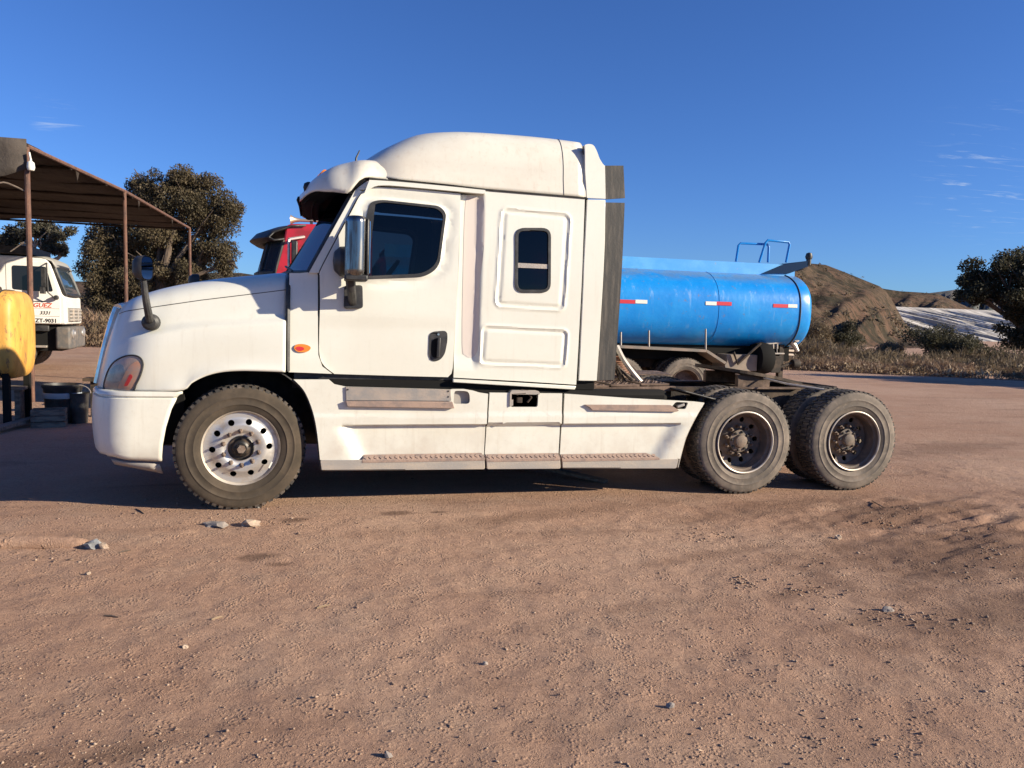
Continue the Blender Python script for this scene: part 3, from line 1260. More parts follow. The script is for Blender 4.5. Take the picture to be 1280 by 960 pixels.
def cab_door(side):
    mir = None if side < 0 else YC
    panel('door_jamb', shrink(px(rounded([(474, 229), (584, 238), (574, 466), (566, 479), (412, 474), (393, 455), (394, 338), (448, 240)], 6), YB), 0.0), M['black'], truck, lambda x, z: YB + 0.065 + 0.055 * max(0, z - 1.95) ** 1.4, 0.02, [shrink(win_out, -0.03)], gz=0.1, mirror=mir)
    dr = panel('door', door_out, M['white'], truck, ydoor, 0.04, [win_out], gx=0.04, gz=0.04, mirror=mir)
    ws = panel('window_gasket', win_out, M['black'], dr, lambda x, z: ycab(x, z) - 0.014, 0.03, [win_in], mirror=mir)
    panel('window_glass', win_in, M['side_glass'], dr, lambda x, z: ycab(x, z) + 0.004, 0.0, mirror=mir)
    bar = px([(465, 254), (469.5, 253.5), (459, 346), (453, 346)], YB)
    panel('quarter_light_bar', bar, M['black'], dr, lambda x, z: ycab(x, z) - 0.012, 0.025, mirror=mir)
    # handle: black bowl with an upright grip and a key barrel
    bowl = px(rounded([(536.5, 418), (541, 414.5), (559, 413), (559.5, 425), (556, 443), (549, 451), (540, 452), (535.5, 445)], [6, 5, 6, 6, 8, 6, 6, 6], 4), YB)
    hb = panel('door_handle', bowl, M['black'], dr, lambda x, z: ydoor(x, z) - 0.006, 0.02, mirror=mir, bevel=0.004)
    inner = px(rounded([(539, 427), (544, 423), (546, 423), (545, 447), (541, 447), (538.5, 441)], 3, 3), YB)
    panel('handle_recess', inner, M['dark'], dr, lambda x, z: ydoor(x, z) - 0.0075, 0.004, mirror=mir)
    p0, p1 = U3(549, 422, ydoor(*U(549, 422, YB)) - 0.024), U3(547.5, 447, ydoor(*U(547, 447, YB)) - 0.024)
    kb = U3(548, 418, ydoor(*U(548, 418, YB)) - 0.008)
    if side > 0:
        p0.y, p1.y, kb.y = far(p0.y), far(p1.y), far(kb.y)
    MB().bar(p0, p1, 0.03, 0.028).build('grip', M['black'], dr, bevel=0.006)
    MB().lathe([(0.0, 0), (0.010, 0.0), (0.011, 0.01)], 12, 'Y', (kb.x, kb.y - 0.004, kb.z)).build('key_barrel', M['chrome'], dr)
    return dr


door = cab_door(-1)
cab_door(1)


def bead_rect(pts, Y):
    q = [Vector((p[0], p[1])) for p in (U(u, v, Y) for u, v in pts)]
    c = sum(q, Vector((0, 0))) / 4
    ex = ((q[1] - q[0]) + (q[2] - q[3])) / 2
    ez = ((q[0] - q[3]) + (q[1] - q[2])) / 2
    return c, ex.normalized(), ez.normalized(), ex.length / 2, ez.length / 2


def rr_sdf(b, r, x, z):
    c, ex, ez, hx, hz = b
    d = Vector((x, z)) - c
    qx, qz = abs(d.dot(ex)) - hx + r, abs(d.dot(ez)) - hz + r
    return math.hypot(max(qx, 0), max(qz, 0)) + min(max(qx, qz), 0) - r


B1 = bead_rect([(625, 257), (715, 266), (707, 392), (619, 383)], YB)
B2 = bead_rect([(600.5, 404.5), (711, 412), (708, 462), (598, 456)], YB)
_pl = [U(606, 240, YB), U(597, 470, YB)]


def ysleep(x, z):
    y = ycab(x, z)
    for b, ro, win in ((B1, 0.075, 0.055), (B2, 0.065, 0.05)):
        d = rr_sdf(b, ro, x, z)
        y -= 0.009 * math.exp(-((d + 0.010) / 0.012) ** 2)                # raised bead
        y += 0.007 * sstep(0.0, -0.03, d)
        y -= 0.009 * sstep(-win + 0.008, -win - 0.010, d)                  # inner field stands proud again
    # hollow pillar behind the door
    t = (z - _pl[1][1]) / (_pl[0][1] - _pl[1][1])
    xe = _pl[1][0] + t * (_pl[0][0] - _pl[1][0])
    y += 0.035 * (1 - sstep(xe - 0.05, xe + 0.012, x)) * sstep(0.02, 0.12, t)
    return y


sl_out = px([(577.5, 242), (606.5, 241), (607, 236.8), (670, 242), (733, 247.5), (730, 300), (720.5, 481), (650, 476.5), (567, 472), (567.5, 460), (570, 410), (575, 320)], YB)
sw_out = px(rounded([(644.5, 284.5), (689.5, 284.5), (688, 366), (643, 366)], [12, 12, 12, 12], 6), YB)
sw_in = shrink(sw_out, 0.028)


def sleeper_side(side):
    mir = None if side < 0 else YC
    s = panel('sleeper_side', sl_out, M['white'], truck, ysleep, 0.04, [sw_out], gx=0.014, gz=0.014, mirror=mir)
    fr = panel('sleeper_window_frame', sw_out, M['black'], s, lambda x, z: ycab(x, z) - 0.012, 0.035, [sw_in], mirror=mir, bevel=0.004)
    panel('sleeper_window_glass', sw_in, M['side_glass'], s, lambda x, z: ycab(x, z) + 0.006, 0.0, mirror=mir)
    panel('window_divider', px([(647, 328.5), (686, 330.5), (686, 336), (647, 334.5)], YB), M['step'], s, lambda x, z: ycab(x, z) - 0.004, 0.02, mirror=mir)
    if side < 0:
        patch = px(rounded(smooth([(584, 249), (592, 245.5), (602, 246), (606, 251), (606.5, 290), (603.5, 325), (600, 350), (599, 400), (597, 438), (590, 447), (582, 444), (578.5, 430), (580, 330)], 3, True), 0), YB)
        panel('primer_patch', patch, M['primer'], s, lambda x, z: ysleep(x, z) - 0.0025, 0.0, gx=0.03, gz=0.06, mirror=mir)
    # lower sill moulding under the sleeper
    panel('sleeper_sill', px([(566, 473.5), (720, 482.5), (718, 487), (566, 478)], YB), M['white'], s, lambda x, z: YB - 0.012, 0.05, mirror=mir, bevel=0.006)


sleeper_side(-1)
sleeper_side(1)

# cowl panel ahead of the door
cowl_px = [(361.5, 341), (375, 341), (384, 340), (391, 338.5), (396.5, 341), (397.3, 344), (397.5, 420), (398, 444), (403, 458), (415, 467), (390, 466), (361, 465), (361, 400)]
cowl_out = px(cowl_px, YB)
c_top = U(370, 341, YB)[1]


def ycowl(x, z):
    y = YB + 0.05 * max(0, (z - 1.95)) ** 1.4
    return y - 0.02 * sstep(c_top - 0.55, c_top - 0.75, z) + 0.05 * sstep(c_top - 0.28, c_top, z)


for mir in (None, YC):
    cw = panel('cowl_side', cowl_out, M['white'], truck, ycowl, 0.03, gx=0.05, gz=0.04, mirror=mir)
    lamp = px(smooth([(367.5, 434.5), (371, 430.5), (379, 430), (386, 432), (388.5, 435), (385, 439), (378, 440.3), (371, 439)], 3, True), YB)
    ml = panel('side_marker', lamp, M['amber'], cw, lambda x, z: ycowl(x, z) - 0.014, 0.02, mirror=mir, bevel=0.004)
    panel('marker_lens', px(smooth([(369.5, 435), (373, 433), (379, 434), (380, 437), (374, 438.5)], 3, True), YB), M['red'], cw, lambda x, z: ycowl(x, z) - 0.016, 0.004, mirror=mir)
# dark gap between bonnet and cowl
x1 = U(359.5, 400, YF)[0]
MB().tube(smooth([(x1, YF + 0.03, 1.17), (x1, YF + 0.04, 1.6), (x1, YF + 0.15, 1.93), (x1, YC - 0.5, 2.0), (x1, YC, 2.02), (x1, YC + 0.5, 2.0), (x1, far(YF + 0.15), 1.93), (x1, far(YF + 0.04), 1.6), (x1, far(YF + 0.03), 1.17)], 4), 0.022, 6).build('hood_gasket', M['black'], truck)
# black scuttle under the windscreen with wipers
scut = empty_part('scuttle', truck, (x1, YC, 2.0))
sx0, sz0 = U(362, 340, YB)
MB().grid([[(x1 + 0.02 - 0.0, y, sz0 - 0.03) for y in np.linspace(YB + 0.1, far(YB + 0.1), 9)], [(x1 + 0.42 - 0.28 * (1 - abs((y - YC) / 1.1) ** 2), y, sz0 + 0.02) for y in np.linspace(YB + 0.1, far(YB + 0.1), 9)]]).build('scuttle_panel', M['black'], scut, solid=0.03)

# windscreen: a curved sheet between the pillars
P_b, P_t = U3(386, 341, YB + 0.07), U3(438, 247, YB + 0.12)


def screen(z_t, s, push=0.0):
    base = P_b + (P_t - P_b) * z_t
    hw = YC - base.y
    bulge = (0.25 - 0.06 * z_t) * (1 - abs(s) ** 2.3)
    return Vector((base.x - bulge - push, YC + s * hw, base.z + 0.02 * (1 - s * s)))


MB().grid([[screen(k, s) for s in np.linspace(-1, 1, 33)] for k in np.linspace(0, 1.1, 10)]).build('windscreen', M['screen_glass'], truck, smooth=60, fix=False)
mb = MB()
mb.tube([screen(0.0, s, 0.005) for s in np.linspace(-1, 1, 33)], 0.022, 6)
mb.tube([screen(k, -1, 0.004) for k in np.linspace(0, 1.05, 8)], 0.024, 6)
mb.tube([screen(k, 1, 0.004) for k in np.linspace(0, 1.05, 8)], 0.024, 6)
mb.build('windscreen_gasket', M['black'], truck)
for a, b in ((-0.75, -0.05), (0.15, 0.8)):
    MB().tube([screen(0.02, a, 0.03), screen(0.10, (a + b) / 2, 0.035), screen(0.13, b, 0.03)], 0.011, 6).build('wiper', M['black'], scut)
pillar_px = smooth([(386, 341), (397.5, 341)], 1) + smooth([(399, 340), (403, 330), (440, 259.5), (448, 245.5), (457, 235), (468, 230.5)], 3) + smooth([(470, 223.5), (460, 225), (446, 235), (437, 249), (386, 341)], 3)
for mir in (None, YC):
    panel('front_pillar', px(pillar_px[:-1], YB), M['white'], truck, lambda x, z: ycab(x, z) + 0.012, 0.05, gz=0.06, mirror=mir, bevel=0.008)
# drip rail over the door
drip_px = smooth([(462, 224), (500, 226.5), (560, 232), (607.5, 237)], 3) + [(607.5, 241)] + smooth([(604, 241.5), (560, 237.5), (500, 232), (480, 231), (468, 232.5), (456, 240)], 2)
for mir in (None, YC):
    panel('drip_rail', px(drip_px, YB - 0.03), M['white'], truck, lambda x, z: ycab(x, z) - 0.045, 0.06, mirror=mir, bevel=0.008)

# door mirrors
def door_mirror(side):
    s = (lambda p: Vector(p)) if side < 0 else (lambda p: Vector((p[0], far(p[1]), p[2])))
    Ym = YB - 0.24
    dm = empty_part('door_mirror', truck, s(U3(441, 372, YB)))
    a, b = U3(445.5, 271, Ym), U3(444, 345, Ym)
    mb = MB()
    rows = []
    n = 28
    for k, sc in [(0.0, 0.72), (0.015, 0.86), (0.045, 0.97), (0.09, 1), (0.11, 1), (0.5, 1.0), (0.89, 1), (0.91, 1), (0.96, 0.97), (1.0, 0.9)]:
        c = b + (a - b) * (1 - k)
        rows.append([c + Vector((0.090 * sc * (abs(math.cos(t)) ** 0.9) * math.copysign(1, math.cos(t)), 0.13 * sc * (abs(math.sin(t)) ** 0.9) * math.copysign(1, math.sin(t)), 0)) for t in np.linspace(0, 2 * math.pi, n + 1)])
    mb.grid(rows)
    mb.add(rows[0][:-1], [list(range(n))])
    mb.add(rows[-1][:-1], [list(range(n))])
    mb.v = [s(v) for v in mb.v]
    mb.build('mirror_cover', M['mirror_chrome'], dm, smooth=50)
    hz0, hz1 = b.z - 0.02, b.z + 0.03
    mb = MB()
    mb.box((b.x + 0.005, Ym, b.z - 0.018), (0.185, 0.23, 0.05))
    g = [U3(460, 275, Ym + 0.02), U3(459, 345, Ym + 0.02)]
    mb.box(((g[0].x + g[1].x) / 2 - 0.005, Ym + 0.02, (g[0].z + g[1].z) / 2), (0.025, 0.2, g[0].z - g[1].z))
    c = U3(431, 327, Ym + 0.20)
    mb.lathe([(0.0, -0.10), (0.08, -0.09), (0.125, -0.04), (0.13, 0.03), (0.10, 0.05), (0.0, 0.05)], 20, 'X', (c.x, c.y, c.z))
    mb.v = [s(v) for v in mb.v]
    mb.build('mirror_back', M['black'], dm, bevel=0.012)
    gl = MB().grid([[s((g[0].x + 0.012, Ym - 0.06, z)) for z in (g[1].z + 0.02, g[0].z - 0.02)], [s((g[0].x + 0.006, Ym + 0.11, z)) for z in (g[1].z + 0.02, g[0].z - 0.02)]])
    gl.build('mirror_glass', M['mirror'], dm, smooth=0, solid=0.004)
    mb = MB()
    p0, p1, p2 = U3(437.5, 344, Ym + 0.03), U3(439, 362, Ym + 0.06), U3(441, 378, YB - 0.03)
    mb.tube([s(p0), s(p1), s(p2)], [0.045, 0.04, 0.036], 10)
    mb.build('mirror_arm', M['black'], dm)
    plate = px(rounded([(430, 357), (453, 356.5), (453.5, 385.5), (429.5, 386)], 4, 3), YB)
    panel('mirror_base', plate, M['black'], dm, lambda x, z: ydoor(x, z) - 0.035, 0.045, mirror=None if side < 0 else YC, bevel=0.012)


door_mirror(-1)
door_mirror(1)

# ------------------------------------------------------------------ roof: visor cap and raised fairing
CAPX0 = U(379, 245, YC - 0.55)[0]
CAPX1 = U(486, 225, YB)[0]


def capt(pts, Y):
    ts, zs = [], []
    for u, v in pts:
        x, z = U(u, v, Y)
        ts.append((x - CAPX0) / (CAPX1 - CAPX0))
        zs.append(z)
    return interp(ts, zs)


cap_low = capt([(379, 247), (388, 242), (396, 239), (415, 238.5), (433, 242), (436, 241), (441, 235), (449, 226), (456, 222), (462, 221), (500, 225), (560, 231)], YB + 0.02)
cap_top = capt(smooth([(374, 250), (378, 241), (383, 232), (391, 223.5), (402, 215.5), (412, 209.5), (424, 204.5), (436, 201.8), (452, 200.3), (470, 200), (500, 201), (560, 206)], 4), YB + 0.2)


def cap_rows():
    rows = []
    ts = list((np.linspace(0, 1, 24) ** 2.0) * 0.56) + list(np.linspace(0.58, 1, 22))
    for t in ts:
        zl, zt = cap_low(t), cap_top(t)
        zl = zl + 0.05 * (1 - sstep(0.0, 0.35, t))
        zt = max(zt, zl + 0.06)
        q = min(1, t / 0.95)
        o = 0.62 * (1 - math.sqrt(max(0, 1 - (1 - q) ** 3.6)))
        row = []
        e = min(0.24, 0.04 + (zt - zl) * 0.7)
        for k in np.linspace(0, 1, 12):
            a = k * math.pi / 2
            z = zl + (zt - zl) * (math.sin(a) * 0.8 + 0.2 * k)
            row.append((z, YB - 0.012 + o + 0.012 * k + e * (1 - math.cos(a)) + 0.085 * sstep(0.55, 1, t)))
        y0 = row[-1][1]
        for k in (0.3, 0.65, 1):
            row.append((zt + 0.03 * k, y0 + (YC - y0) * k))
        x = CAPX0 + t * (CAPX1 - CAPX0)
        near = [Vector((x - 0.06 * (1 - t) * ((y - YB) / (YC - YB)), min(y, YC), z)) for z, y in row]
        rows.append(near + [Vector((p.x, far(p.y), p.z)) for p in near[-2::-1]])
    return rows


cr = cap_rows()
visor = MB().grid(cr).build('sun_visor', M['roof'], truck, smooth=45, solid=0.02)
MB().add(cr[0], [list(range(len(cr[0])))]).build('visor_front', M['dark'], visor, smooth=0, solid=0.015)  # dark base colour in place of shade on the visor front
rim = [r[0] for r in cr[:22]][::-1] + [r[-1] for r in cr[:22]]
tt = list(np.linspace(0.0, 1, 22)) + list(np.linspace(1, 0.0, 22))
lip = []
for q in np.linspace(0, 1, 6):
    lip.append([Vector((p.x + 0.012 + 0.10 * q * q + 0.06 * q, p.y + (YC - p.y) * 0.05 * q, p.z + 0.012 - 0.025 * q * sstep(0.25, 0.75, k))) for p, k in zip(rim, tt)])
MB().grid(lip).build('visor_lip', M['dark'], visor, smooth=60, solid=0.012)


def nearest_on(rows, u, v):
    best = None
    for r in rows:
        for p in r:
            if p.y > YC:
                continue
            d = (p - cam.location)
            D = d.dot(Vector(_f))
            e = (640 + F_PX * d.dot(Vector(_r)) / D - u) ** 2 + (480 - F_PX * d.dot(Vector(_u)) / D - v) ** 2
            if best is None or e < best[0]:
                best = (e, p)
    return best[1].copy()


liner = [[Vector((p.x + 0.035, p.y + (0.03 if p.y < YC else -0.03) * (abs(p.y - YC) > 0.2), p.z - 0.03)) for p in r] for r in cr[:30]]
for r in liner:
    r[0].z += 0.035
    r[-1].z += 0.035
MB().grid(liner).build('visor_shade_sheet', M['dark'], visor, smooth=45)  # dark sheet paints the shade inside the visor shell
# dark sheet standing in for shade under the visor, and the black lamp pod on the lip
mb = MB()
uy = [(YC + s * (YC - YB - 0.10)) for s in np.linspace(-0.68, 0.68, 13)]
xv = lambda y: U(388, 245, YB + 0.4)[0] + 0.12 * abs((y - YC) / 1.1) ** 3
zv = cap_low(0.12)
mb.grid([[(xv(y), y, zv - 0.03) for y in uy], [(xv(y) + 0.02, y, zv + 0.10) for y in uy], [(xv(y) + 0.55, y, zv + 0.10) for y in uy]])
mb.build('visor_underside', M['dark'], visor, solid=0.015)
lc0 = nearest_on(cr, 384, 234)
for y0 in (lc0.y, far(lc0.y)):
    c = Vector((lc0.x + 0.012, y0, lc0.z))
    MB().lathe([(0.0, -0.04), (0.035, -0.03), (0.05, 0.0), (0.05, 0.02)], 14, 'X', tuple(c)).build('visor_lamp', M['black'], visor)
for s in (-1, -0.4, 0.4, 1):
    yy = YC + s * (YC - YB - 0.31)
    c = nearest_on(cr, 404, 219)
    yy = YC + s * (YC - c.y)
    MB().lathe([(0.0, -0.05), (0.035, -0.045), (0.05, -0.02), (0.055, 0.03)], 14, 'Z', (0, 0, 0)).build('clearance_lamp', M['amber'], visor)
    o = [q for q in visor.children if q.name.startswith('clearance_lamp')][-1]
    o.data.transform(Matrix.Translation((c.x - 0.05 * (1 - abs(s)), yy, c.z + 0.012 + 0.05 * (1 - abs(s)))) @ Matrix.Rotation(R(-50), 4, 'Y') @ Matrix.Diagonal((0.95, 0.5, -0.5, 1)))

bz_lo = interp(*zip(*[U(u, v, YB) for u, v in [(440, 214), (470, 217), (500, 223), (560, 229), (610, 235), (735, 245.5)]]))
bz_hi = interp(*zip(*[U(u, v, YB + 0.33) for u, v in smooth([(452, 206), (459, 198), (470, 191), (485, 182), (500, 175), (512, 169.8), (522, 166.6), (535, 165), (555, 165), (600, 166.5), (660, 171), (705, 176), (729, 180), (734, 183)], 4)]))
bx0, bx1 = U(455, 205, YB + 0.33)[0], U(733.5, 215, YB)[0]


def bulb_rows():
    rows = []
    for t in list((np.linspace(0, 1, 16) ** 1.6) * 0.4) + list(np.linspace(0.43, 1, 18)):
        x = bx0 + t * (bx1 - bx0)
        zl, zt = bz_lo(x), bz_hi(x)
        w = 0.20 * (1 - sstep(-0.14, 0.17, t)) + 0.0
        r = min(0.42, max(0.05, (zt - zl) * 0.75))
        row = []
        zr = zt - r
        for k in np.linspace(0, 1, 6):
            z = zl + (zr - zl) * k
            row.append((z, ycab(x, z) - 0.006 + w + 0.02 * k))
        y1 = row[-1][1]
        for k in np.linspace(0.1, 1, 12):
            a = k * math.pi / 2
            row.append((zr + r * math.sin(a), y1 + (0.16 + 0.30 * (1 - sstep(0.0, 0.45, t)) + 0.10) * (1 - math.cos(a))))
        y0 = row[-1][1]
        for k in (0.3, 0.65, 1):
            row.append((zt + 0.02 * k, y0 + (YC - y0) * k))
        near = [Vector((x - 0.10 * (1 - sstep(0, 0.4, t)) * ((y - YB) / (YC - YB)), min(y, YC), z)) for z, y in row]
        rows.append(near + [Vector((p.x, far(p.y), p.z)) for p in near[-2::-1]])
    return rows


br = bulb_rows()
fairing = MB().grid(br).build('roof_fairing', M['roof'], truck, smooth=45, solid=0.02)
MB().add(br[-1], [list(range(len(br[-1])))]).build('fairing_back', M['roof'], fairing, smooth=0, solid=0.015)
sm = []
for k, v in enumerate(np.linspace(203, 244, 8)):
    x, z = U(710.5, v, YB + 0.01)
    zt = bz_hi(x)
    r = 0.42
    yy = ycab(x, z) + 0.012
    if z > zt - r:
        q = min(1, (z - zt + r) / r)
        yy = ycab(x, zt - r) + 0.014 + 0.26 * (1 - math.sqrt(1 - q * q))
    sm.append((x, yy - 0.0, z))
x710 = U(710.5, 215, YB)[0]
r710 = min(br, key=lambda r: abs(r[0].x - x710))
MB().tube([p + Vector((0, -0.001, 0.001)) for p in r710[:17]], 0.003, 5).build('fairing_seam', M['black'], fairing)
sp_ = []
for u in np.linspace(462, 734, 30):
    v = interp([462, 500, 560, 608, 734], [221.8, 225.8, 231.8, 236.6, 247])(u)
    x, z = U(u, v, YB)
    sp_.append((x, ycab(x, z) - 0.004, z))
MB().tube(sp_, 0.008, 5).build('roof_seam', M['black'], truck)
a = U3(441, 200, YB + 0.5)
MB().tube([a + Vector((0.03, 0, -0.03)), a + Vector((0.03, 0, 0.02)), a + Vector((0.06, 0, 0.09))], [0.014, 0.01, 0.006], 6).build('antenna', M['black'], truck)

# back of the cab, floor, white side extenders and their rubber edges
bx = bx1 - 0.03
bwl = MB()
bwl.box2((bx - 0.04, YB + 0.06, 1.15), (bx, far(YB + 0.06), bz_lo(bx) + 0.1))
bwl.build('cab_back', M['white'], truck)
MB().box2((x1 + 0.05, YB + 0.05, 1.10), (bx - 0.05, far(YB + 0.05), 1.15)).build('cab_floor', M['black'], truck)
for mir in (None, YC):
    ext = px([(735.8, 248.5), (758.8, 249), (757, 300), (746, 476), (723.5, 476), (730, 330)], YB)
    e1 = panel('side_extender', ext, M['white'], truck, lambda x, z: ycab(x, z) - 0.004, 0.03, gz=0.1, mirror=mir, bevel=0.004)
    up = px(smooth([(735, 178.5), (740, 177.5), (745.5, 179), (749.5, 186), (753, 196), (757, 203), (759.5, 205.5)], 3) + [(759.2, 247.5), (735.6, 246.5), (734.2, 212)], YB)
    e2 = panel('side_extender', up, M['white'], truck, lambda x, z: ycab(x, z) - 0.002, 0.03, gz=0.1, mirror=mir, bevel=0.004)
    panel('rubber_edge', px([(759.8, 252), (783.5, 252.5), (778.5, 330), (768.5, 475), (746.8, 475.5), (757.6, 300)], YB), M['rubber_flap'], e1, lambda x, z: ycab(x, z) + 0.006, 0.012, gz=0.1, mirror=mir)
    panel('rubber_edge', px([(760.3, 205), (783.3, 205), (784, 246.5), (760, 248.2)], YB), M['rubber_flap'], e2, lambda x, z: ycab(x, z) + 0.006, 0.012, gz=0.1, mirror=mir)
    panel('gap_seal', px([(732.5, 180), (737, 180), (737, 248), (724.5, 477), (719.5, 477), (732, 248)], YB + 0.05), M['black'], truck, lambda x, z: YB + 0.05 + 0.055 * max(0, z - 1.95) ** 1.4, 0.02, gz=0.1, mirror=mir)

# cab interior seen through the glass
cabin = empty_part('cab_interior', truck, (0.8, YC, 1.15))
sxs = U(500, 340, YC - 0.5)[0] + 0.25
for y0 in (YC - 0.55, YC + 0.55):
    mb = MB()
    mb.box((sxs, y0, 1.68), (0.52, 0.52, 0.16))
    mb.box((sxs + 0.30, y0, 2.02), (0.16, 0.50, 0.72), Matrix.Rotation(R(10), 3, 'Y'))
    mb.box((sxs, y0, 1.38), (0.36, 0.36, 0.46))
    st = mb.build('seat', M['seat'], cabin, bevel=0.05, segs=3)
    MB().box((sxs + 0.37, y0, 2.50), (0.13, 0.30, 0.2), Matrix.Rotation(R(10), 3, 'Y')).build('headrest', M['seat'], cabin, bevel=0.04, segs=3)
dash = MB()
dash.box((x1 + 0.42, YC, 1.86), (0.5, 2.0, 0.26))
dash.build('dashboard', M['black'], cabin, bevel=0.06, segs=3)
wb = MB()
wc = Vector((x1 + 0.85, YC - 0.55, 2.0))
rot = Matrix.Rotation(R(-55), 3, 'Y')
wb.tube([wc + rot @ Vector((0.22 * math.cos(a), 0.22 * math.sin(a), 0)) for a in np.linspace(0, 2 * math.pi, 25)[:-1]], 0.016, 8, True)
wb.tube([wc, wc + rot @ Vector((0, 0, -0.35))], 0.03, 8)
wb.bar(wc + rot @ Vector((-0.2, 0, 0)), wc + rot @ Vector((0.2, 0, 0)), 0.03, 0.02)
wb.build('steering_wheel', M['black'], cabin)
mb = MB()
mb.box2((sxs + 0.75, YB + 0.12, 1.15), (sxs + 0.80, YC - 0.35, 3.0))
mb.box2((sxs + 0.75, YC + 0.35, 1.15), (sxs + 0.80, far(YB + 0.12), 3.0))
mb.build('sleeper_curtain', M['dark'], cabin)
MB().box2((sxs + 0.2, YB + 0.10, bz_lo(sxs) + 0.02), (bx - 0.05, far(YB + 0.10), bz_lo(sxs) + 0.05)).build('headlining', M['dark'], cabin)

# ------------------------------------------------------------------ skirts (side fairings), steps and running boards
s1 = px(smooth([(367, 474.5), (379, 487), (387, 503), (393, 522), (397, 545), (400, 575)], 3) + [(605.5, 575), (606.5, 568), (608, 540), (610.5, 492.5), (600, 491), (592, 488.5), (580, 486.5), (566, 486.5), (564, 487), (432, 483.5), (418, 480.5), (411, 474.5)], YS)
s2 = px([(612.5, 491), (703.3, 492), (702.5, 530), (700, 574.5), (607.3, 575), (609.5, 540)], YS)
s3 = px([(706.3, 492.3), (790, 498), (868, 502), (881, 503.5), (879, 508), (868, 524), (857, 547), (850, 573.5), (702, 574.5), (704.5, 530)], YS)
hook_hole = px(rounded([(639, 489.5), (673.5, 490), (672.5, 509), (638.5, 509)], 3, 3), YS)
lamp_hole = px(rounded([(845.5, 502.6), (861, 503.2), (857.5, 511.5), (837.5, 511.5)], 2, 3), YS)
grip_hole = px(rounded([(568.5, 488.5), (587, 489), (588, 505), (567, 505)], [3, 6, 5, 3], 3), YS)
zc1 = U(600, 531, YS)[1]


def yskirt(xl, xr):
    """belt above the crease, lower field set back, its ends sloping out again"""
    def f(x, z):
        belt = sstep(zc1 + 0.008, zc1 - 0.012, z)
        ends = 1.0
        low = (zc1 - z) / 0.30
        if xl is not None:
            ends *= sstep(xl[0] + (xl[1] - xl[0]) * low - 0.11, xl[0] + (xl[1] - xl[0]) * low + 0.02, x)
        if xr is not None:
            e = xr[0] + (xr[1] - xr[0]) * low
            ends *= sstep(e + 0.13, e - 0.02, x)
        y = YS + 0.055 * belt * ends
        y += 0.010 * sstep(zc1 + 0.085, zc1 + 0.10, z)
        return y
    return f


xl = (U(436, 531, YS)[0], U(456, 572, YS)[0])
xr = (U(842, 534, YS)[0], U(818, 572, YS)[0])
fields = [(s1, yskirt(xl, None), [grip_hole]), (s2, yskirt(None, None), [hook_hole]), (s3, yskirt(None, xr), [lamp_hole])]
boards = [((400, 575), (605.5, 575), (606, 586.5), (402, 588.5)), ((608, 575), (700, 574.5), (700.5, 585.8), (608.5, 586.5)), ((702.5, 574.5), (848, 573.5), (845, 585.5), (703, 585.8))]
treads = [((455, 568.2), (603.5, 567), (606, 575.5), (453, 576)), ((609, 567.2), (700, 566), (700, 575), (608, 575.5)), ((703.5, 566), (810, 567), (824, 574.5), (702.5, 575))]
for (out, fy, holes), bd, tr in zip(fields, boards, treads):
    for mir in (None, YC):
        sk = panel('side_skirt', out, M['white_low'], truck, fy, 0.025, holes, gx=0.05, gz=0.022, mirror=mir, bevel=0.0)
        panel('skirt_sill', px(rounded(list(bd), 2, 2), YS), M['sill'], sk, lambda x, z: YS - 0.008, 0.05, mirror=mir, bevel=0.006)
        # running board: a flat tread plate that fills the step of the set-back field
        q = [U(u, v, YS - 0.004) for u, v in tr]
        zb = (q[2][1] + q[3][1]) / 2 + 0.012
        mb = MB()
        y_in, y_out = YS + 0.052, YS - 0.012
        xa, xb, xc, xd = q[3][0], q[2][0], q[1][0] + 0.0, q[0][0]
        vs = [(xa, y_out, zb), (xb, y_out, zb), (xc, y_in, zb + 0.040), (xd, y_in, zb + 0.040), (xa, y_out, zb - 0.02), (xb, y_out, zb - 0.02), (xc, y_in, zb - 0.02), (xd, y_in, zb - 0.02)]
        mb.add(vs, [[0, 1, 2, 3], [0, 4, 5, 1], [1, 5, 6, 2], [2, 6, 7, 3], [3, 7, 4, 0], [7, 6, 5, 4]])
        nb = int((xb - xa) / 0.045)
        for k in range(nb):
            x = xa + 0.03 + k * 0.045
            mb.box((x, YS + 0.016, zb + 0.0205), (0.030, 0.034, 0.007), Matrix.Rotation(R(32), 3, 'X') @ Matrix.Rotation(R(35 if k % 2 else -35), 3, 'Z'))
        if mir:
            mb.v = [Vector((v.x, far(v.y), v.z)) for v in mb.v]
        mb.build('running_board', M['tread_board'], sk)
# pieces on the near skirts
sk1, sk2, sk3 = [o for o in truck.children if o.name.startswith('side_skirt')][0:6:2]
for mir in (None, YC):
    par = [o for o in truck.children if o.name.startswith('side_skirt')][0 if mir is None else 1]
    panel('step_plate', px([(432, 483.5), (563.5, 487), (564, 501), (432.5, 500)], YS), M['step'], par, lambda x, z: YS - 0.006, 0.02, mirror=mir, bevel=0.003)
    bt = px([(432, 500.8), (565, 502), (567.5, 510), (434, 508)], YS)
    panel('step_tread', bt, M['tread_board'], par, lambda x, z: YS - 0.03, 0.05, mirror=mir, bevel=0.004)
for k in range(4):
    p = U3(434.5 + 0.3 * (k % 2), 487 + 4 * (k // 2), YS - 0.008) if k < 2 else U3(560.5, 489 + 7 * (k - 2), YS - 0.008)
    MB().lathe([(0.0, -0.004), (0.007, -0.003), (0.008, 0.004)], 8, 'Y', tuple(p)).build('bolt', M['black'], sk1)
panel('grab_recess', shrink(grip_hole, -0.01), M['sill'], sk1, lambda x, z: YS + 0.05 + 0.0 * x, 0.01)
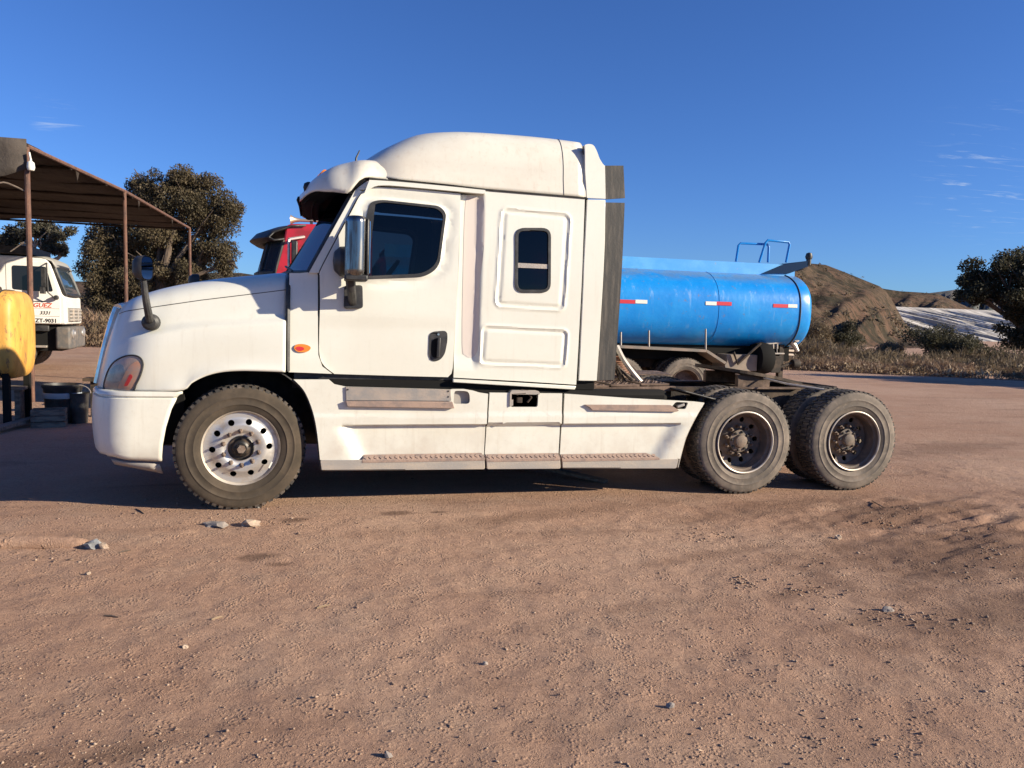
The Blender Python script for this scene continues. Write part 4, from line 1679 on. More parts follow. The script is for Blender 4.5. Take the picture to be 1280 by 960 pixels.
panel('hook_recess', shrink(hook_hole, -0.012), M['sill'], sk2, lambda x, z: YS - 0.004, 0.05, [shrink(hook_hole, 0.02)], bevel=0.004)
panel('recess_back', shrink(hook_hole, -0.01), M['dark'], sk2, lambda x, z: YS + 0.10, 0.01)
mb = MB()
mb.tube([U3(646, 494, YS + 0.03), U3(652, 488, YS + 0.02), U3(660, 489, YS + 0.02), U3(664, 497, YS + 0.03), U3(659, 503, YS + 0.03)], 0.012, 6)
mb.box(U3(649, 500, YS + 0.05), (0.05, 0.04, 0.05))
mb.build('tow_hook', M['frame'], sk2, bevel=0.004)
panel('step_tread', px(rounded([(730.5, 505.8), (838, 506.3), (848, 512.8), (845, 514.5), (740, 512.5), (737, 509)], 1, 2), YS), M['tread_board'], sk3, lambda x, z: YS - 0.016, 0.03, bevel=0.003)
panel('lamp_recess', shrink(lamp_hole, -0.006), M['dark'], sk3, lambda x, z: YS + 0.03, 0.01)
MB().bar(U3(846, 508.5, YS + 0.015), U3(855, 505.5, YS + 0.015), 0.03, 0.025).build('step_lamp', M['step'], sk3, bevel=0.004)
edge = [U3(u, v, YS + 0.03) for u, v in smooth([(880.5, 504), (869, 524), (858, 547), (850.5, 574), (848, 585)], 4)]
edge_in = [Vector((p.x + 0.035, p.y + 0.10, p.z)) for p in edge]
MB().grid([edge, edge_in]).build('skirt_return', M['sill'], sk3, solid=0.012)
fe = [U3(u, v, YS + 0.02) for u, v in smooth([(367, 474.5), (379, 487), (387, 503), (393, 522), (397, 545), (400, 575), (402, 588)], 3)]
MB().grid([fe, [Vector((p.x, p.y + 0.16, p.z)) for p in fe]]).build('skirt_return', M['black'], sk1, solid=0.012)
# fuel tank and boxes behind the skirts, black band under the cab
for mir in (1, -1):
    yy = (lambda y: y) if mir == 1 else far
    xa, xb = U(410, 520, YS)[0], U(840, 540, YS)[0]
    MB().box2((xa, yy(YS + 0.10), 0.46), (xb, yy(YS + 0.62), 1.02)).build('fuel_tank', M['dark'], truck, bevel=0.05)
MB().box2((U(365, 470, YB)[0], YB + 0.05, 1.02), (U(745, 480, YB)[0], far(YB + 0.05), 1.098)).build('cab_underside', M['dark'], truck)

# ------------------------------------------------------------------ wheels
def tyre_mb(rad=0.52, w=0.285, rim=0.300, lugs=50):
    """axis along Y, outer face at y = 0, inner face at y = w"""
    mb = MB()
    o = [(rim, 0.030), (rim + 0.012, 0.016), (rim + 0.03, 0.010), (rim + 0.05, 0.001), (rim + 0.062, -0.003), (rim + 0.064, -0.006), (rim + 0.067, -0.006), (rim + 0.07, -0.004), (rim + 0.10, -0.006),
         (rim + 0.120, -0.006), (rim + 0.122, -0.008), (rim + 0.125, -0.008), (rim + 0.128, -0.005),  (rad - 0.08, -0.003), (rad - 0.05, 0.003), (rad - 0.028, 0.010), (rad - 0.018, 0.018)]
    prof = o + [(rad - 0.013, 0.03), (rad - 0.012, w / 2), (rad - 0.013, w - 0.03)] + [(r, w - y) for r, y in o[::-1]]
    mb.lathe(prof, 72)
    return mb


def tread_mb(rad=0.52, w=0.285, lugs=56, block=0.74):
    mb = MB()
    for k in range(lugs):
        a0 = 2 * math.pi * k / lugs
        da = 2 * math.pi / lugs * block
        for (y0, y1, sh, tp) in ((0.011, 0.085, 0.0, 1), (0.095, 0.19, 0.5, 0), (w - 0.085, w - 0.016, 0.0, -1)):
            a = a0 + sh * 2 * math.pi / lugs
            vs = []
            for (r, k1) in ((rad - 0.030, 1), (rad, 0)):
                ya = y0 + (0.012 if (tp == 1 and k1 == 0) else 0)
                yb = y1 - (0.012 if (tp == -1 and k1 == 0) else 0)
                for (yy, aa) in ((ya, a), (yb, a + da * 0.18), (yb, a + da), (ya, a + da * 0.82)):
                    vs.append((r * math.cos(aa), yy, r * math.sin(aa)))
            mb.add(vs, [[4, 5, 6, 7], [0, 1, 5, 4], [1, 2, 6, 5], [2, 3, 7, 6], [3, 0, 4, 7]])
    return mb


def disc_with_holes(r_out, r_in, hole_r, hole_R, nh, thick, y, phase=0.0, dish=None, nseg=60):
    """annular plate with hand holes, axis Y"""
    out = [(r_out * math.cos(a), r_out * math.sin(a)) for a in np.linspace(0, 2 * math.pi, nseg, endpoint=False)]
    holes = [[(r_in * math.cos(a), r_in * math.sin(a)) for a in np.linspace(0, 2 * math.pi, 36, endpoint=False)]] if r_in > 0 else []
    for k in range(nh):
        c = phase + 2 * math.pi * k / nh
        holes.append([(hole_R * math.cos(c) + hole_r * math.cos(a), hole_R * math.sin(c) + hole_r * math.sin(a)) for a in np.linspace(0, 2 * math.pi, 14, endpoint=False)])
    f = (lambda x, z: y + dish(math.hypot(x, z))) if dish else (lambda x, z: y)
    return out, holes, f


def add_panel_local(name, out, holes, f, thick, m, parent, grid=0.03):
    o = panel(name, out, m, None, f, thick, holes, gx=grid, gz=grid, sharp=38)
    o.parent = parent
    return o


def front_wheel():
    w = empty_part('wheel', truck, (0, 0, 0))
    ty = tyre_mb().build('tyre', M['tyre_front'], w, local=True, smooth=50)
    tread_mb().build('tread', M['tread'], w, local=True, smooth=0)
    rim = MB().lathe([(0.288, 0.10), (0.292, 0.05), (0.300, 0.022), (0.309, 0.014), (0.312, 0.022), (0.303, 0.045), (0.300, 0.2), (0.28, 0.21)], 72).build('rim', M['rim_edge'], w, local=True, smooth=50)
    dish = lambda r: 0.045 - 0.028 * sstep(0.255, 0.19, r) + 0.012 * sstep(0.155, 0.12, r)
    out, holes, f = disc_with_holes(0.292, 0.104, 0.0255, 0.222, 10, 0.02, 0.0, R(9), dish)
    add_panel_local('disc', out, holes, f, 0.02, M['alu'], w, 0.022)
    MB().lathe([(0.29, 0.14), (0.0, 0.14)], 40).build('drum', M['dark'], w, local=True)
    hub = MB().lathe([(0.104, 0.06), (0.103, 0.02), (0.096, 0.016), (0.094, 0.03), (0.075, 0.03), (0.07, 0.005), (0.06, -0.005), (0.045, -0.012), (0.042, -0.035), (0.0, -0.037)], 24).build('hub', M['hub'], w, local=True)
    MB().lathe([(0.037, -0.03), (0.034, -0.052), (0.0, -0.054)], 6).build('hub_cap', M['rusty_nut'], w, local=True, smooth=0)
    nm = None
    for k in range(10):
        a = 2 * math.pi * k / 10 + R(27)
        c = (0.143 * math.cos(a), 0.0, 0.143 * math.sin(a))
        if nm is None:
            o = MB().lathe([(0.022, 0.032), (0.021, 0.016), (0.0165, 0.014), (0.016, -0.012), (0.0105, -0.016), (0.0105, -0.05), (0.004, -0.062), (0.0, -0.063)], 6).build('wheel_nut', M['rusty_nut'], w, local=True, smooth=0)
            nm = o
        else:
            o = nm.copy()
            scene.collection.objects.link(o)
        o.location = c
    MB().box((0.245, -0.012, -0.115), (0.012, 0.008, 0.055), Matrix.Rotation(R(18), 3, 'Y')).build('chalk_mark', M['white'], w, local=True)
    return w


def rear_wheel():
    w = empty_part('wheel', truck, (0, 0, 0))
    ty = tyre_mb().build('tyre', M['tyre_rear'], w, local=True, smooth=50)
    tread_mb().build('tread', M['tread'], w, local=True, smooth=0)
    rim = MB().lathe([(0.302, 0.03), (0.309, 0.010), (0.303, 0.004), (0.294, 0.010), (0.288, 0.04), (0.272, 0.052), (0.268, 0.12), (0.262, 0.165)], 72).build('rim', M['steel_wheel'], w, local=True, smooth=35)
    MB().lathe([(0.306, 0.004), (0.311, -0.001), (0.304, -0.005), (0.296, -0.001), (0.293, 0.010)], 72).build('rim_flange', M['rim_edge'], w, local=True)
    dish = lambda r: 0.172 + 0.02 * sstep(0.26, 0.2, r) - 0.022 * sstep(0.175, 0.15, r)
    out, holes, f = disc_with_holes(0.266, 0.10, 0.026, 0.215, 10, 0.015, 0.0, R(12), dish)
    add_panel_local('disc', out, holes, f, 0.015, M['steel_wheel'], w, 0.03)
    MB().lathe([(0.26, 0.26), (0.0, 0.26)], 32).build('drum', M['dark'], w, local=True)
    hub = MB().lathe([(0.104, 0.19), (0.103, 0.125), (0.112, 0.12), (0.112, 0.11), (0.07, 0.104), (0.062, 0.075), (0.05, 0.068), (0.0, 0.066)], 24).build('hub', M['steel_wheel'], w, local=True)
    for k in range(8):
        a = 2 * math.pi * k / 8
        MB().lathe([(0.014, 0.112), (0.012, 0.092), (0.0, 0.091)], 6, 'Y', (0.092 * math.cos(a), 0, 0.092 * math.sin(a))).build('hub_bolt', M['hub'], w, local=True, smooth=0)
    nm = None
    for k in range(10):
        a = 2 * math.pi * k / 10 + R(30)
        c = (0.143 * math.cos(a), 0.0, 0.143 * math.sin(a))
        if nm is None:
            o = MB().lathe([(0.022, 0.155), (0.021, 0.125), (0.012, 0.122), (0.011, 0.095), (0.0, 0.094)], 6).build('wheel_nut', M['rusty_nut'], w, local=True, smooth=0)
            nm = o
        else:
            o = nm.copy()
            scene.collection.objects.link(o)
        o.location = c
    return w


def place(w, x, y, rz=0.0, spin=0.0, z=0.515):
    w.matrix_parent_inverse = Matrix.Identity(4)
    tm = wm(truck)
    loc = Vector((x, y, z)) - truck.location
    w.location = loc
    w.rotation_mode = 'XYZ'
    w.rotation_euler = (0, spin, rz)


X1, X2, X3 = -0.633, 4.109, 5.365
fw = front_wheel()
fw.scale = (1.02, 1.02, 1.02)
place(fw, X1 + 0.02, YT + 0.03, R(6.5), R(7), 0.518)
ffw = copy_tree(fw)
ffw.parent = truck
place(ffw, X1 + 0.02, far(YT + 0.03), R(180 + 5.5), R(40))
rw = rear_wheel()
place(rw, X2, YT, 0, R(10))
first = True
for i, xx in enumerate((X2, X3)):
    for j, (yy, rz) in enumerate(((YT, 0), (YT + 0.655, math.pi), (far(YT), math.pi), (far(YT + 0.655), 0))):
        if i == 0 and j == 0:
            continue
        c = copy_tree(rw)
        c.parent = truck
        place(c, xx, yy, rz, R(23 * (i * 4 + j)))

# ------------------------------------------------------------------ chassis behind the cab
XR1 = U(1040, 495, YC - 0.45)[0]
for s in (-1, 1):
    y0 = YC + s * 0.43
    mb = MB()
    mb.box((0.5 * (0.2 + XR1), y0, 0.86), (XR1 - 0.2, 0.012, 0.27))
    mb.box((0.5 * (0.2 + XR1), y0 - s * 0.035, 0.99), (XR1 - 0.2, 0.08, 0.012))
    mb.box((0.5 * (0.2 + XR1), y0 - s * 0.035, 0.73), (XR1 - 0.2, 0.08, 0.012))
    mb.build('frame_rail', M['frame'], truck)
for x in (X2 - 0.65, X2 + 0.63, XR1 - 0.05):
    MB().box((x, YC, 0.86), (0.09, 0.83, 0.24)).build('cross_member', M['frame'], truck)
MB().box2((XR1 - 0.02, YC - 0.5, 0.84), (XR1 + 0.02, YC + 0.5, 1.02)).build('rear_cross_plate', M['frame'], truck)
for x in (X2, X3):
    mb = MB()
    mb.tube([(x, YT + 0.3, 0.515), (x, far(YT + 0.3), 0.515)], 0.075, 12)
    mb.lathe([(0.10, -0.24), (0.20, -0.1), (0.22, 0), (0.20, 0.1), (0.10, 0.22)], 20, 'X', (x, YC, 0.53))
    mb.build('rear_axle', M['frame'], truck)
    for s in (-1, 1):
        MB().lathe([(0.06, -0.02), (0.12, 0.0), (0.13, 0.08), (0.12, 0.16), (0.06, 0.2)], 16, 'Z', (x + 0.25, YC + s * 0.5, 0.62)).build('air_spring', M['dark'], truck)
MB().tube([(X1, YT + 0.35, 0.48), (X1, far(YT + 0.35), 0.48)], 0.06, 10).build('front_axle', M['frame'], truck)
MB().box2((X1 - 0.5, YC - 0.35, 0.55), (0.6, YC + 0.35, 1.3)).build('engine', M['dark'], truck, bevel=0.05)

# fifth wheel: sloping plate with ramps and its slide base
fwx = (X2 + X3) / 2 - 0.05
fifth = empty_part('fifth_wheel', truck, (fwx, YC, 1.0))
out = []
for a in np.linspace(R(55), R(305), 26):
    out.append((fwx + 0.46 * math.cos(a), YC + 0.46 * math.sin(a)))
out = out + [(fwx + 0.62, YC - 0.38), (fwx + 0.62, YC - 0.16), (fwx + 0.12, YC - 0.035), (fwx + 0.12, YC + 0.035), (fwx + 0.62, YC + 0.16), (fwx + 0.62, YC + 0.38)]
tilt = lambda x, y, z: (x, y, z - 0.14 * (x - fwx) - (0.10 * max(0, x - fwx - 0.42)))
tp = [tilt(x, y, 1.16) for x, y in out]
bt = [(x, y, z - 0.035) for x, y, z in tp]
n = len(tp)
tris = geometry.tessellate_polygon([[Vector(p) for p in tp]])
mb = MB().add(tp + bt, [list(t) for t in tris] + [[i + n for i in t][::-1] for t in tris] + [[i, (i + 1) % n, (i + 1) % n + n, i + n] for i in range(n)])
mb.build('top_plate', M['frame'], fifth, smooth=0, bevel=0.006)
for s in (-1, 1):
    mb = MB()
    mb.box((fwx, YC + s * 0.36, 1.06), (0.40, 0.06, 0.14))
    mb.box((fwx, YC + s * 0.43, 0.99), (1.05, 0.12, 0.02))
    mb.build('pivot_bracket', M['rust'], fifth, bevel=0.006)
    mb = MB()
    mb.bar((fwx + 0.35, YC + s * 0.30, 1.06), (fwx + 0.98, YC + s * 0.34, 0.98), 0.14, 0.02)
    mb.build('guide_ramp', M['rust'], fifth, bevel=0.004)
MB().tube([(fwx + 0.1, YC - 0.42, 1.10), (fwx + 0.2, YC - 0.7, 1.06), (fwx + 0.55, YC - 0.86, 1.015)], 0.012, 6).build('release_handle', M['rim_edge'], fifth)
for k in range(9):
    x = X2 - 0.5 + k * 0.24
    MB().lathe([(0.014, 0), (0.013, -0.012), (0.0, -0.013)], 6, 'Y', (x, YC - 0.437, 0.80)).build('frame_bolt', M['rust'], fifth, smooth=0)
# deck of chequer plates behind the cab, perforated walkway, mud guards
dz = 1.06
d0, d1 = U(722, 487, YT + 0.3)[0], U(832, 497, YT + 0.35)[0]
for k in range(3):
    a = d0 + (d1 - d0) * k / 3 + 0.01
    b = d0 + (d1 - d0) * (k + 1) / 3 - 0.01
    mb = MB()
    mb.box(((a + b) / 2, YT + 0.62, dz - 0.02 + 0.012 * k), (b - a, 0.72, 0.02))
    for i in range(6):
        for j in range(8):
            mb.box((a + 0.04 + i * (b - a - 0.08) / 5, YT + 0.32 + j * 0.085, dz - 0.007 + 0.012 * k), (0.03, 0.012, 0.006), Matrix.Rotation(R(40 if (i + j) % 2 else -40), 3, 'Z'))
    mb.build('deck_plate', M['rust'], truck)
MB().bar((d0 - 0.05, YT + 0.26, dz - 0.06), (d1 + 0.05, YT + 0.26, dz - 0.035), 0.05, 0.05).build('deck_edge', M['rust'], truck, bevel=0.005)
pw = [U3(788, 480, YC + 0.1), U3(800, 462, YC + 0.5), U3(822, 463, YC + 0.5), U3(846, 470, YC + 0.2), U3(812, 481, YC - 0.1)]
zq = 1.12
perf = [(X2 - 1.10, YC - 0.30), (X2 - 0.35, YC - 0.30), (X2 - 0.25, YC + 0.35), (X2 - 1.10, YC + 0.35)]
holes = []
for i in range(6):
    for j in range(5):
        cx, cy = X2 - 1.0 + i * 0.12, YC - 0.22 + j * 0.12
        holes.append([(cx + 0.02 * math.cos(a), cy + 0.02 * math.sin(a)) for a in np.linspace(0, 2 * math.pi, 8, endpoint=False)])
pp = panel('perforated_plate', perf, M['rust'], None, 0.0, 0.012, holes)
pp.data.transform(Matrix(((1, 0, 0, 0), (0, 0, 1, 0), (0, -1, 0, zq), (0, 0, 0, 1))))
pp.data.transform(Matrix.Translation((0, 0, 0)))
fix_normals(pp)
pp.parent = truck
pp.matrix_parent_inverse = wm(truck).inverted()
mg = [[(X2 - 0.62 + 0.32 * k - 0.05 * math.sin(k * 3), y, 1.06 - 0.16 * k ** 2 + 0.02 * math.sin(k * 5)) for k in np.linspace(0, 1, 6)] for y in (YT + 0.05, YT + 0.60)]
MB().grid([[(X2 - 0.72 + 0.42 * k, y, 1.04 - 0.10 * k) for k in np.linspace(0, 1, 6)] for y in (YT + 0.06, YT + 0.30, YT + 0.66)]).build('mud_guard', M['black'], truck, solid=0.015)
brk = U3(826, 492, YT + 0.35)
MB().box(tuple(brk), (0.22, 0.06, 0.10)).build('guard_bracket', M['frame'], truck, bevel=0.03, segs=3)
MB().tube([U3(880, 502, YT + 0.2), U3(878, 493, YT + 0.2)], 0.012, 6).build('guard_stay', M['black'], truck)
# air lines and cables
MB().tube(smooth([tuple(U3(771, 433, YC - 0.55)), tuple(U3(779, 449, YC - 0.62)), tuple(U3(792, 467, YC - 0.68)), tuple(U3(807, 484, YC - 0.72))], 5), 0.027, 8).build('air_hose', M['rim_edge'], truck)
coil = []
for k in range(9 * 12):
    a = 2 * math.pi * k / 12
    c = U3(771 + k * 0.085, 448 + k * 0.215, YC - 0.2)
    coil.append(c + Vector((0.075 * math.cos(a), 0.075 * math.sin(a), 0.02 * math.sin(a))))
MB().tube(coil, 0.011, 5).build('coiled_air_line', mat('brown_air_line', (0.23, 0.11, 0.06), 0.5), truck)
for k in range(12):
    r0 = random.Random(k)
    a = U3(768 + r0.uniform(0, 8), 452 + r0.uniform(0, 12), YC - 0.3 - r0.uniform(0, 0.4))
    b = U3(775 + r0.uniform(0, 25), 478 + r0.uniform(0, 8), YC - 0.35 - r0.uniform(0, 0.4))
    c = U3(795 + r0.uniform(0, 25), 480 + r0.uniform(0, 9), YC - 0.4 - r0.uniform(0, 0.3))
    MB().tube(smooth([tuple(a), tuple(b), tuple(c)], 6), 0.009 + 0.004 * r0.random(), 5).build('cable', M['frame'] if k % 3 else M['wood'], truck)
# exhaust / battery box under the deck
MB().box2((d0 + 0.05, YT + 0.25, 0.55), (d1 - 0.1, YT + 0.75, 0.98)).build('battery_box', M['frame'], truck, bevel=0.02)

# ------------------------------------------------------------------ blue tank lorry with a red cab, parked behind the tractor
YK = 13.3
KC = YK + 1.2
tank_truck = thing('tank_truck', 'blue water tank lorry with a red cab parked behind the white tractor', 'truck', (5.0, KC, 0))
kfar = lambda y: 2 * KC - y
M['red_paint'] = mat('red_cab_paint', (0.50, 0.018, 0.032), 0.35, col2=(0.30, 0.02, 0.02), scale=3, coat=0.4)


def tank_paint():
    m, t, b = new_mat('blue_tank_paint')
    p = t.pos()
    c = t.mix(t.ramp(t.noise(p, 1.1, 5, 0.6), 0.38, 0.7), (0.002, 0.20, 0.60, 1), (0.012, 0.26, 0.66, 1))
    st = t.ramp(t.noise(t.pos((7, 7, 0.7)), 1.6, 6, 0.65), 0.55, 0.76)
    c = t.mix(t.math('MULTIPLY', st, 0.32), c, (0.26, 0.36, 0.46, 1))
    nz = t.n.new('ShaderNodeSeparateXYZ')
    t.l.new(t.n.new('ShaderNodeNewGeometry').outputs['Normal'], nz.inputs[0])
    du = t.math('MULTIPLY', t.ramp(nz.outputs[2], 0.62, 0.95), t.ramp(t.noise(t.pos((1, 1, 4)), 1.8, 6, 0.65), 0.30, 0.60))
    c = t.mix(t.math('MULTIPLY', du, 0.62), c, (0.17, 0.19, 0.19, 1))      # dust lying on the upper plates
    rs = t.ramp(t.noise(p, 9, 7, 0.72), 0.60, 0.70)
    c = t.mix(t.math('MULTIPLY', rs, 0.6), c, (0.17, 0.12, 0.10, 1))
    t.set(b.inputs['Base Color'], c)
    t.l.new(t.math('MULTIPLY_ADD', st, 0.3, 0.30), b.inputs['Roughness'])
    bump(t, b, t.noise(p, 2.2, 3, 0.5), 0.25, 0.05)
    return m


M['tank'] = tank_paint()
M['tank_top'] = mat('pale_blue_deck', (0.04, 0.30, 0.72), 0.5, col2=(0.08, 0.36, 0.72), scale=2, col3=(0.22, 0.26, 0.27), scale3=9, lo3=0.6, hi3=0.75)
zt_top = U(900, 339, KC - 0.25)[1]
zt_bot = U(900, 437, KC - 0.35)[1]
ZC, RZ, RY = (zt_top + zt_bot) / 2, (zt_top - zt_bot) / 2, 1.20
xe = U(1001, 380, YK)[0]
xd = U(1002.5, 380, KC - 0.8)[0]
xs0 = 1.15


def ell(x, k=1.0, n=56):
    e = 0.76
    return [Vector((x, KC + RY * k * (abs(math.cos(a)) ** e) * math.copysign(1, math.cos(a)), ZC + RZ * k * (abs(math.sin(a)) ** e) * math.copysign(1, math.sin(a)))) for a in np.linspace(0, 2 * math.pi, n + 1)]


mb = MB().grid([ell(xs0 - 0.15, 0.75), ell(xs0 - 0.06, 0.93), ell(xs0)] + [ell(x) for x in np.linspace(xs0 + 0.4, xe, 9)] + [ell(xd - 0.12, 1.0), ell(xd - 0.06, 0.985), ell(xd - 0.02, 0.955), ell(xd + 0.005, 0.90), ell(xd + 0.03, 0.75), ell(xd + 0.05, 0.4), ell(xd + 0.055, 0.001)])
tank = mb.build('tank', M['tank'], tank_truck, smooth=40)
for x, w in ((xe, 0.016), (xs0 + (xe - xs0) * 0.45, 0.006), (xs0 + (xe - xs0) * 0.78, 0.005)):
    MB().tube([p * 1.0 for p in ell(x, 1.002)[:-1]], w, 6, True).build('tank_band', M['black'] if w > 0.012 else M['tank'], tank)
# walkway trough on top, its kicked-up tail plate with shade put into its colour and the lamp on it
yb0, yb1 = KC - 0.62, KC + 0.62
xw = U(953, 341, yb0)[0]
zd = lambda u, v: U(u, v, yb0)[1]
z_lo, z_hi = ZC + RZ * 0.86, zd(880, 325.5)
walk = empty_part('walkway', tank_truck, (4, KC, z_hi))
mb = MB()
mb.box2((xs0, yb0, z_lo), (xw + 0.75, yb0 + 0.02, z_hi))
mb.box2((xs0, yb1 - 0.02, z_lo), (xw + 0.75, yb1, z_hi))
mb.box2((xs0, yb0 + 0.022, z_hi - 0.10), (xw + 0.75, yb1 - 0.022, z_hi - 0.08))
mb.build('walkway_side', M['tank_top'], walk)
t0, t1, t2, t3 = U(952, 342, yb0 - 0.02), U(978, 331, yb0 - 0.02), U(1010, 326, yb0 - 0.02), U(1010, 333, yb0 - 0.02)
vs = [(x, yb0 - 0.03, z) for x, z in (t0, t1, t2, t3, (U(985, 342, yb0)[0], U(985, 342, yb0)[1]))]
vs2 = [(x, yb1 + 0.03, z) for x, _, z in vs]
MB().add(vs + vs2, [[0, 1, 2, 3, 4], [9, 8, 7, 6, 5]] + [[i, (i + 1) % 5, (i + 1) % 5 + 5, i + 5] for i in range(5)]).build('tail_plate', mat('shaded_blue_plate', (0.006, 0.024, 0.065), 0.8, spec=0.1), walk, smooth=0)
lc = U3(1011, 324, yb0)
MB().tube([(lc.x, lc.y, lc.z - 0.12), (lc.x, lc.y, lc.z + 0.0)], 0.05, 8).lathe([(0.0, 0.14), (0.055, 0.12), (0.075, 0.05), (0.06, 0.0)], 12, 'Z', tuple(lc)).build('work_lamp', M['black'], walk)
for (uA, vA, uB, vB, uC, vC, uD, vD, yy) in ((920, 327, 923.5, 304, 961, 305.5, 960, 328, yb0 + 0.1), (949, 328, 958, 300, 987.5, 303, 982.5, 328, yb0 + 0.0)):
    A, B, Cc, D = U3(uA, vA, yy), U3(uB, vB, yy), U3(uC, vC, yy), U3(uD, vD, yy)
    MB().tube([A, B + (A - B) * 0.12, B + (Cc - B) * 0.06, Cc + (B - Cc) * 0.06, Cc + (D - Cc) * 0.12, D], 0.024, 8).build('hand_rail', M['tank'], walk)
# red and white reflector strips on the flank
ysurf = lambda z: KC - RY * max(0.0, 1 - abs((z - ZC) / RZ) ** (2 / 0.76)) ** (0.76 / 2)
for (ua, va, ub, first_red) in ((770, 376.5, 809, True), (882, 379, 914.5, False), (966.5, 382, 996.5, True)):
    um = ua + (ub - ua) * (0.62 if first_red else 0.42)
    strips = []
    for a, b, red in ((ua, um, first_red), (um, ub, not first_red)):
        x0_, z0_ = U(a, va, YK)
        x1_, z1_ = U(b, va + (b - ua) * 0.03, YK)
        z0_ = z1_ = (z0_ + z1_) / 2
        MB().grid([[(x0_, ysurf(zz) - 0.006, zz), (x1_, ysurf(zz) - 0.006, zz)] for zz in (z0_ - 0.035, z0_ + 0.035)]).build('reflector_strip', M['red'] if red else M['white'], tank, smooth=0, solid=0.003)

# chassis, mudguard rail, posts, toolbox, plumbing
MB().box2((0.6, KC - 0.42, 0.82), (U(972, 450, KC - 0.4)[0], KC - 0.34, 1.12)).build('frame_rail', M['frame'], tank_truck)
MB().box2((0.6, KC + 0.34, 0.82), (U(972, 450, KC - 0.4)[0], KC + 0.42, 1.12)).build('frame_rail', M['frame'], tank_truck)
MB().box2((1.4, KC - 0.75, 1.0), (U(960, 440, KC)[0], KC + 0.75, ZC - RZ + 0.12)).build('tank_cradle', M['dark'], tank_truck)
for s in (1, -1):
    yy = (lambda y: y) if s == 1 else kfar
    pts = [U3(770, 433, YK), U3(882, 438.5, YK), U3(906, 454, YK), U3(907, 464, YK)]
    mb = MB()
    for a, b in zip(pts[:-1], pts[1:]):
        mb.bar((a.x, yy(YK + 0.2), a.z), (b.x, yy(YK + 0.2), b.z), 0.5, 0.05)
    mb.bar((1.6, yy(YK + 0.2), pts[0].z + 0.02), (pts[0].x, yy(YK + 0.2), pts[0].z), 0.5, 0.05)
    mb.build('mudguard', mat('mudguard_grey', (0.16, 0.14, 0.12), 0.7, col2=(0.24, 0.18, 0.14), scale=5) if s == 1 else bpy.data.materials['mudguard_grey'], tank_truck)
for u, va, vb in ((811, 413, 434), (882, 411, 438), (776, 415, 433)):
    a, b = U3(u, va, YK - 0.03), U3(u, vb, YK - 0.03)
    MB().tube([a, b], 0.018, 6).build('guard_post', M['step'], tank_truck)
bxa, bxb = U3(909, 443, YK + 0.05), U3(946, 464, YK + 0.05)
MB().box2((bxa.x, YK + 0.05, bxb.z), (bxb.x, YK + 0.5, bxa.z)).build('tool_box', mat('tool_box_steel', (0.19, 0.15, 0.12), 0.7, col2=(0.26, 0.2, 0.15), scale=5), tank_truck, bevel=0.01)
MB().tube([U3(917, 440, YK), U3(922, 455, YK), U3(951, 429, YK)], 0.025, 6).build('brace_rod', M['frame'], tank_truck)
c = U3(951, 448, YK + 0.2)
MB().lathe([(0.0, -0.16), (0.30, -0.14), (0.33, 0.0), (0.30, 0.14), (0.0, 0.16)], 20, 'X', tuple(c)).build('air_reservoir', M['dark'], tank_truck)
pmp = empty_part('pump_set', tank_truck, U3(975, 450, YK + 0.3))
mb = MB()
for k, u in enumerate((961, 966, 971)):
    mb.tube([U3(u, 436, YK + 0.3), U3(u, 430, YK + 0.3)], 0.025, 6)
    mb.tube([U3(u, 443, YK + 0.3), U3(u, 430, YK + 0.3)], 0.012, 6)
mb.tube([U3(958, 442, YK + 0.3), U3(980, 442, YK + 0.3)], 0.02, 6)
mb.tube([U3(958, 430, YK + 0.3), U3(978, 428, YK + 0.3)], 0.02, 6)
mb.build('pipe_rack', M['step'], pmp)
mb = MB()
mb.box(tuple(U3(965, 455, YK + 0.4)), (0.22, 0.3, 0.34))
mb.tube([U3(965, 462, YK + 0.3), U3(990, 454, YK + 0.3)], 0.035, 8)
mb.lathe([(0, -0.09), (0.09, -0.08), (0.1, 0), (0.09, 0.08), (0, 0.09)], 12, 'X', tuple(U3(994, 455, YK + 0.3)))
mb.build('pump', M['frame'], pmp, bevel=0.01)
mb = MB()
for v in (427, 433, 438, 443):
    mb.tube([U3(979, v, YK + 0.5), U3(979 + 14 - (v - 427) * 0.1, v + 0.6, YK + 0.5)], 0.026, 6)
mb.build('rung_plate', mat('pale_steel', (0.55, 0.45, 0.36), 0.5, 0.3), pmp)
MB().tube([U3(986, 424, YK + 0.3), U3(993, 432, YK + 0.3), U3(996.5, 439, YK + 0.3)], [0.05, 0.055, 0.045], 8).build('outlet_valve', M['rim_edge'], pmp)
MB().lathe([(0, -0.05), (0.06, -0.04), (0.07, 0.02), (0.0, 0.03)], 10, 'Y', tuple(U3(995, 424, YK + 0.25))).build('outlet_cap', M['rim_edge'], pmp)
g = U3(975.5, 440, YK + 0.4)
MB().box2((g.x - 0.05, g.y - 0.05, 0.45), (g.x + 0.05, g.y + 0.05, g.z + 0.2)).build('support_leg', M['frame'], tank_truck)
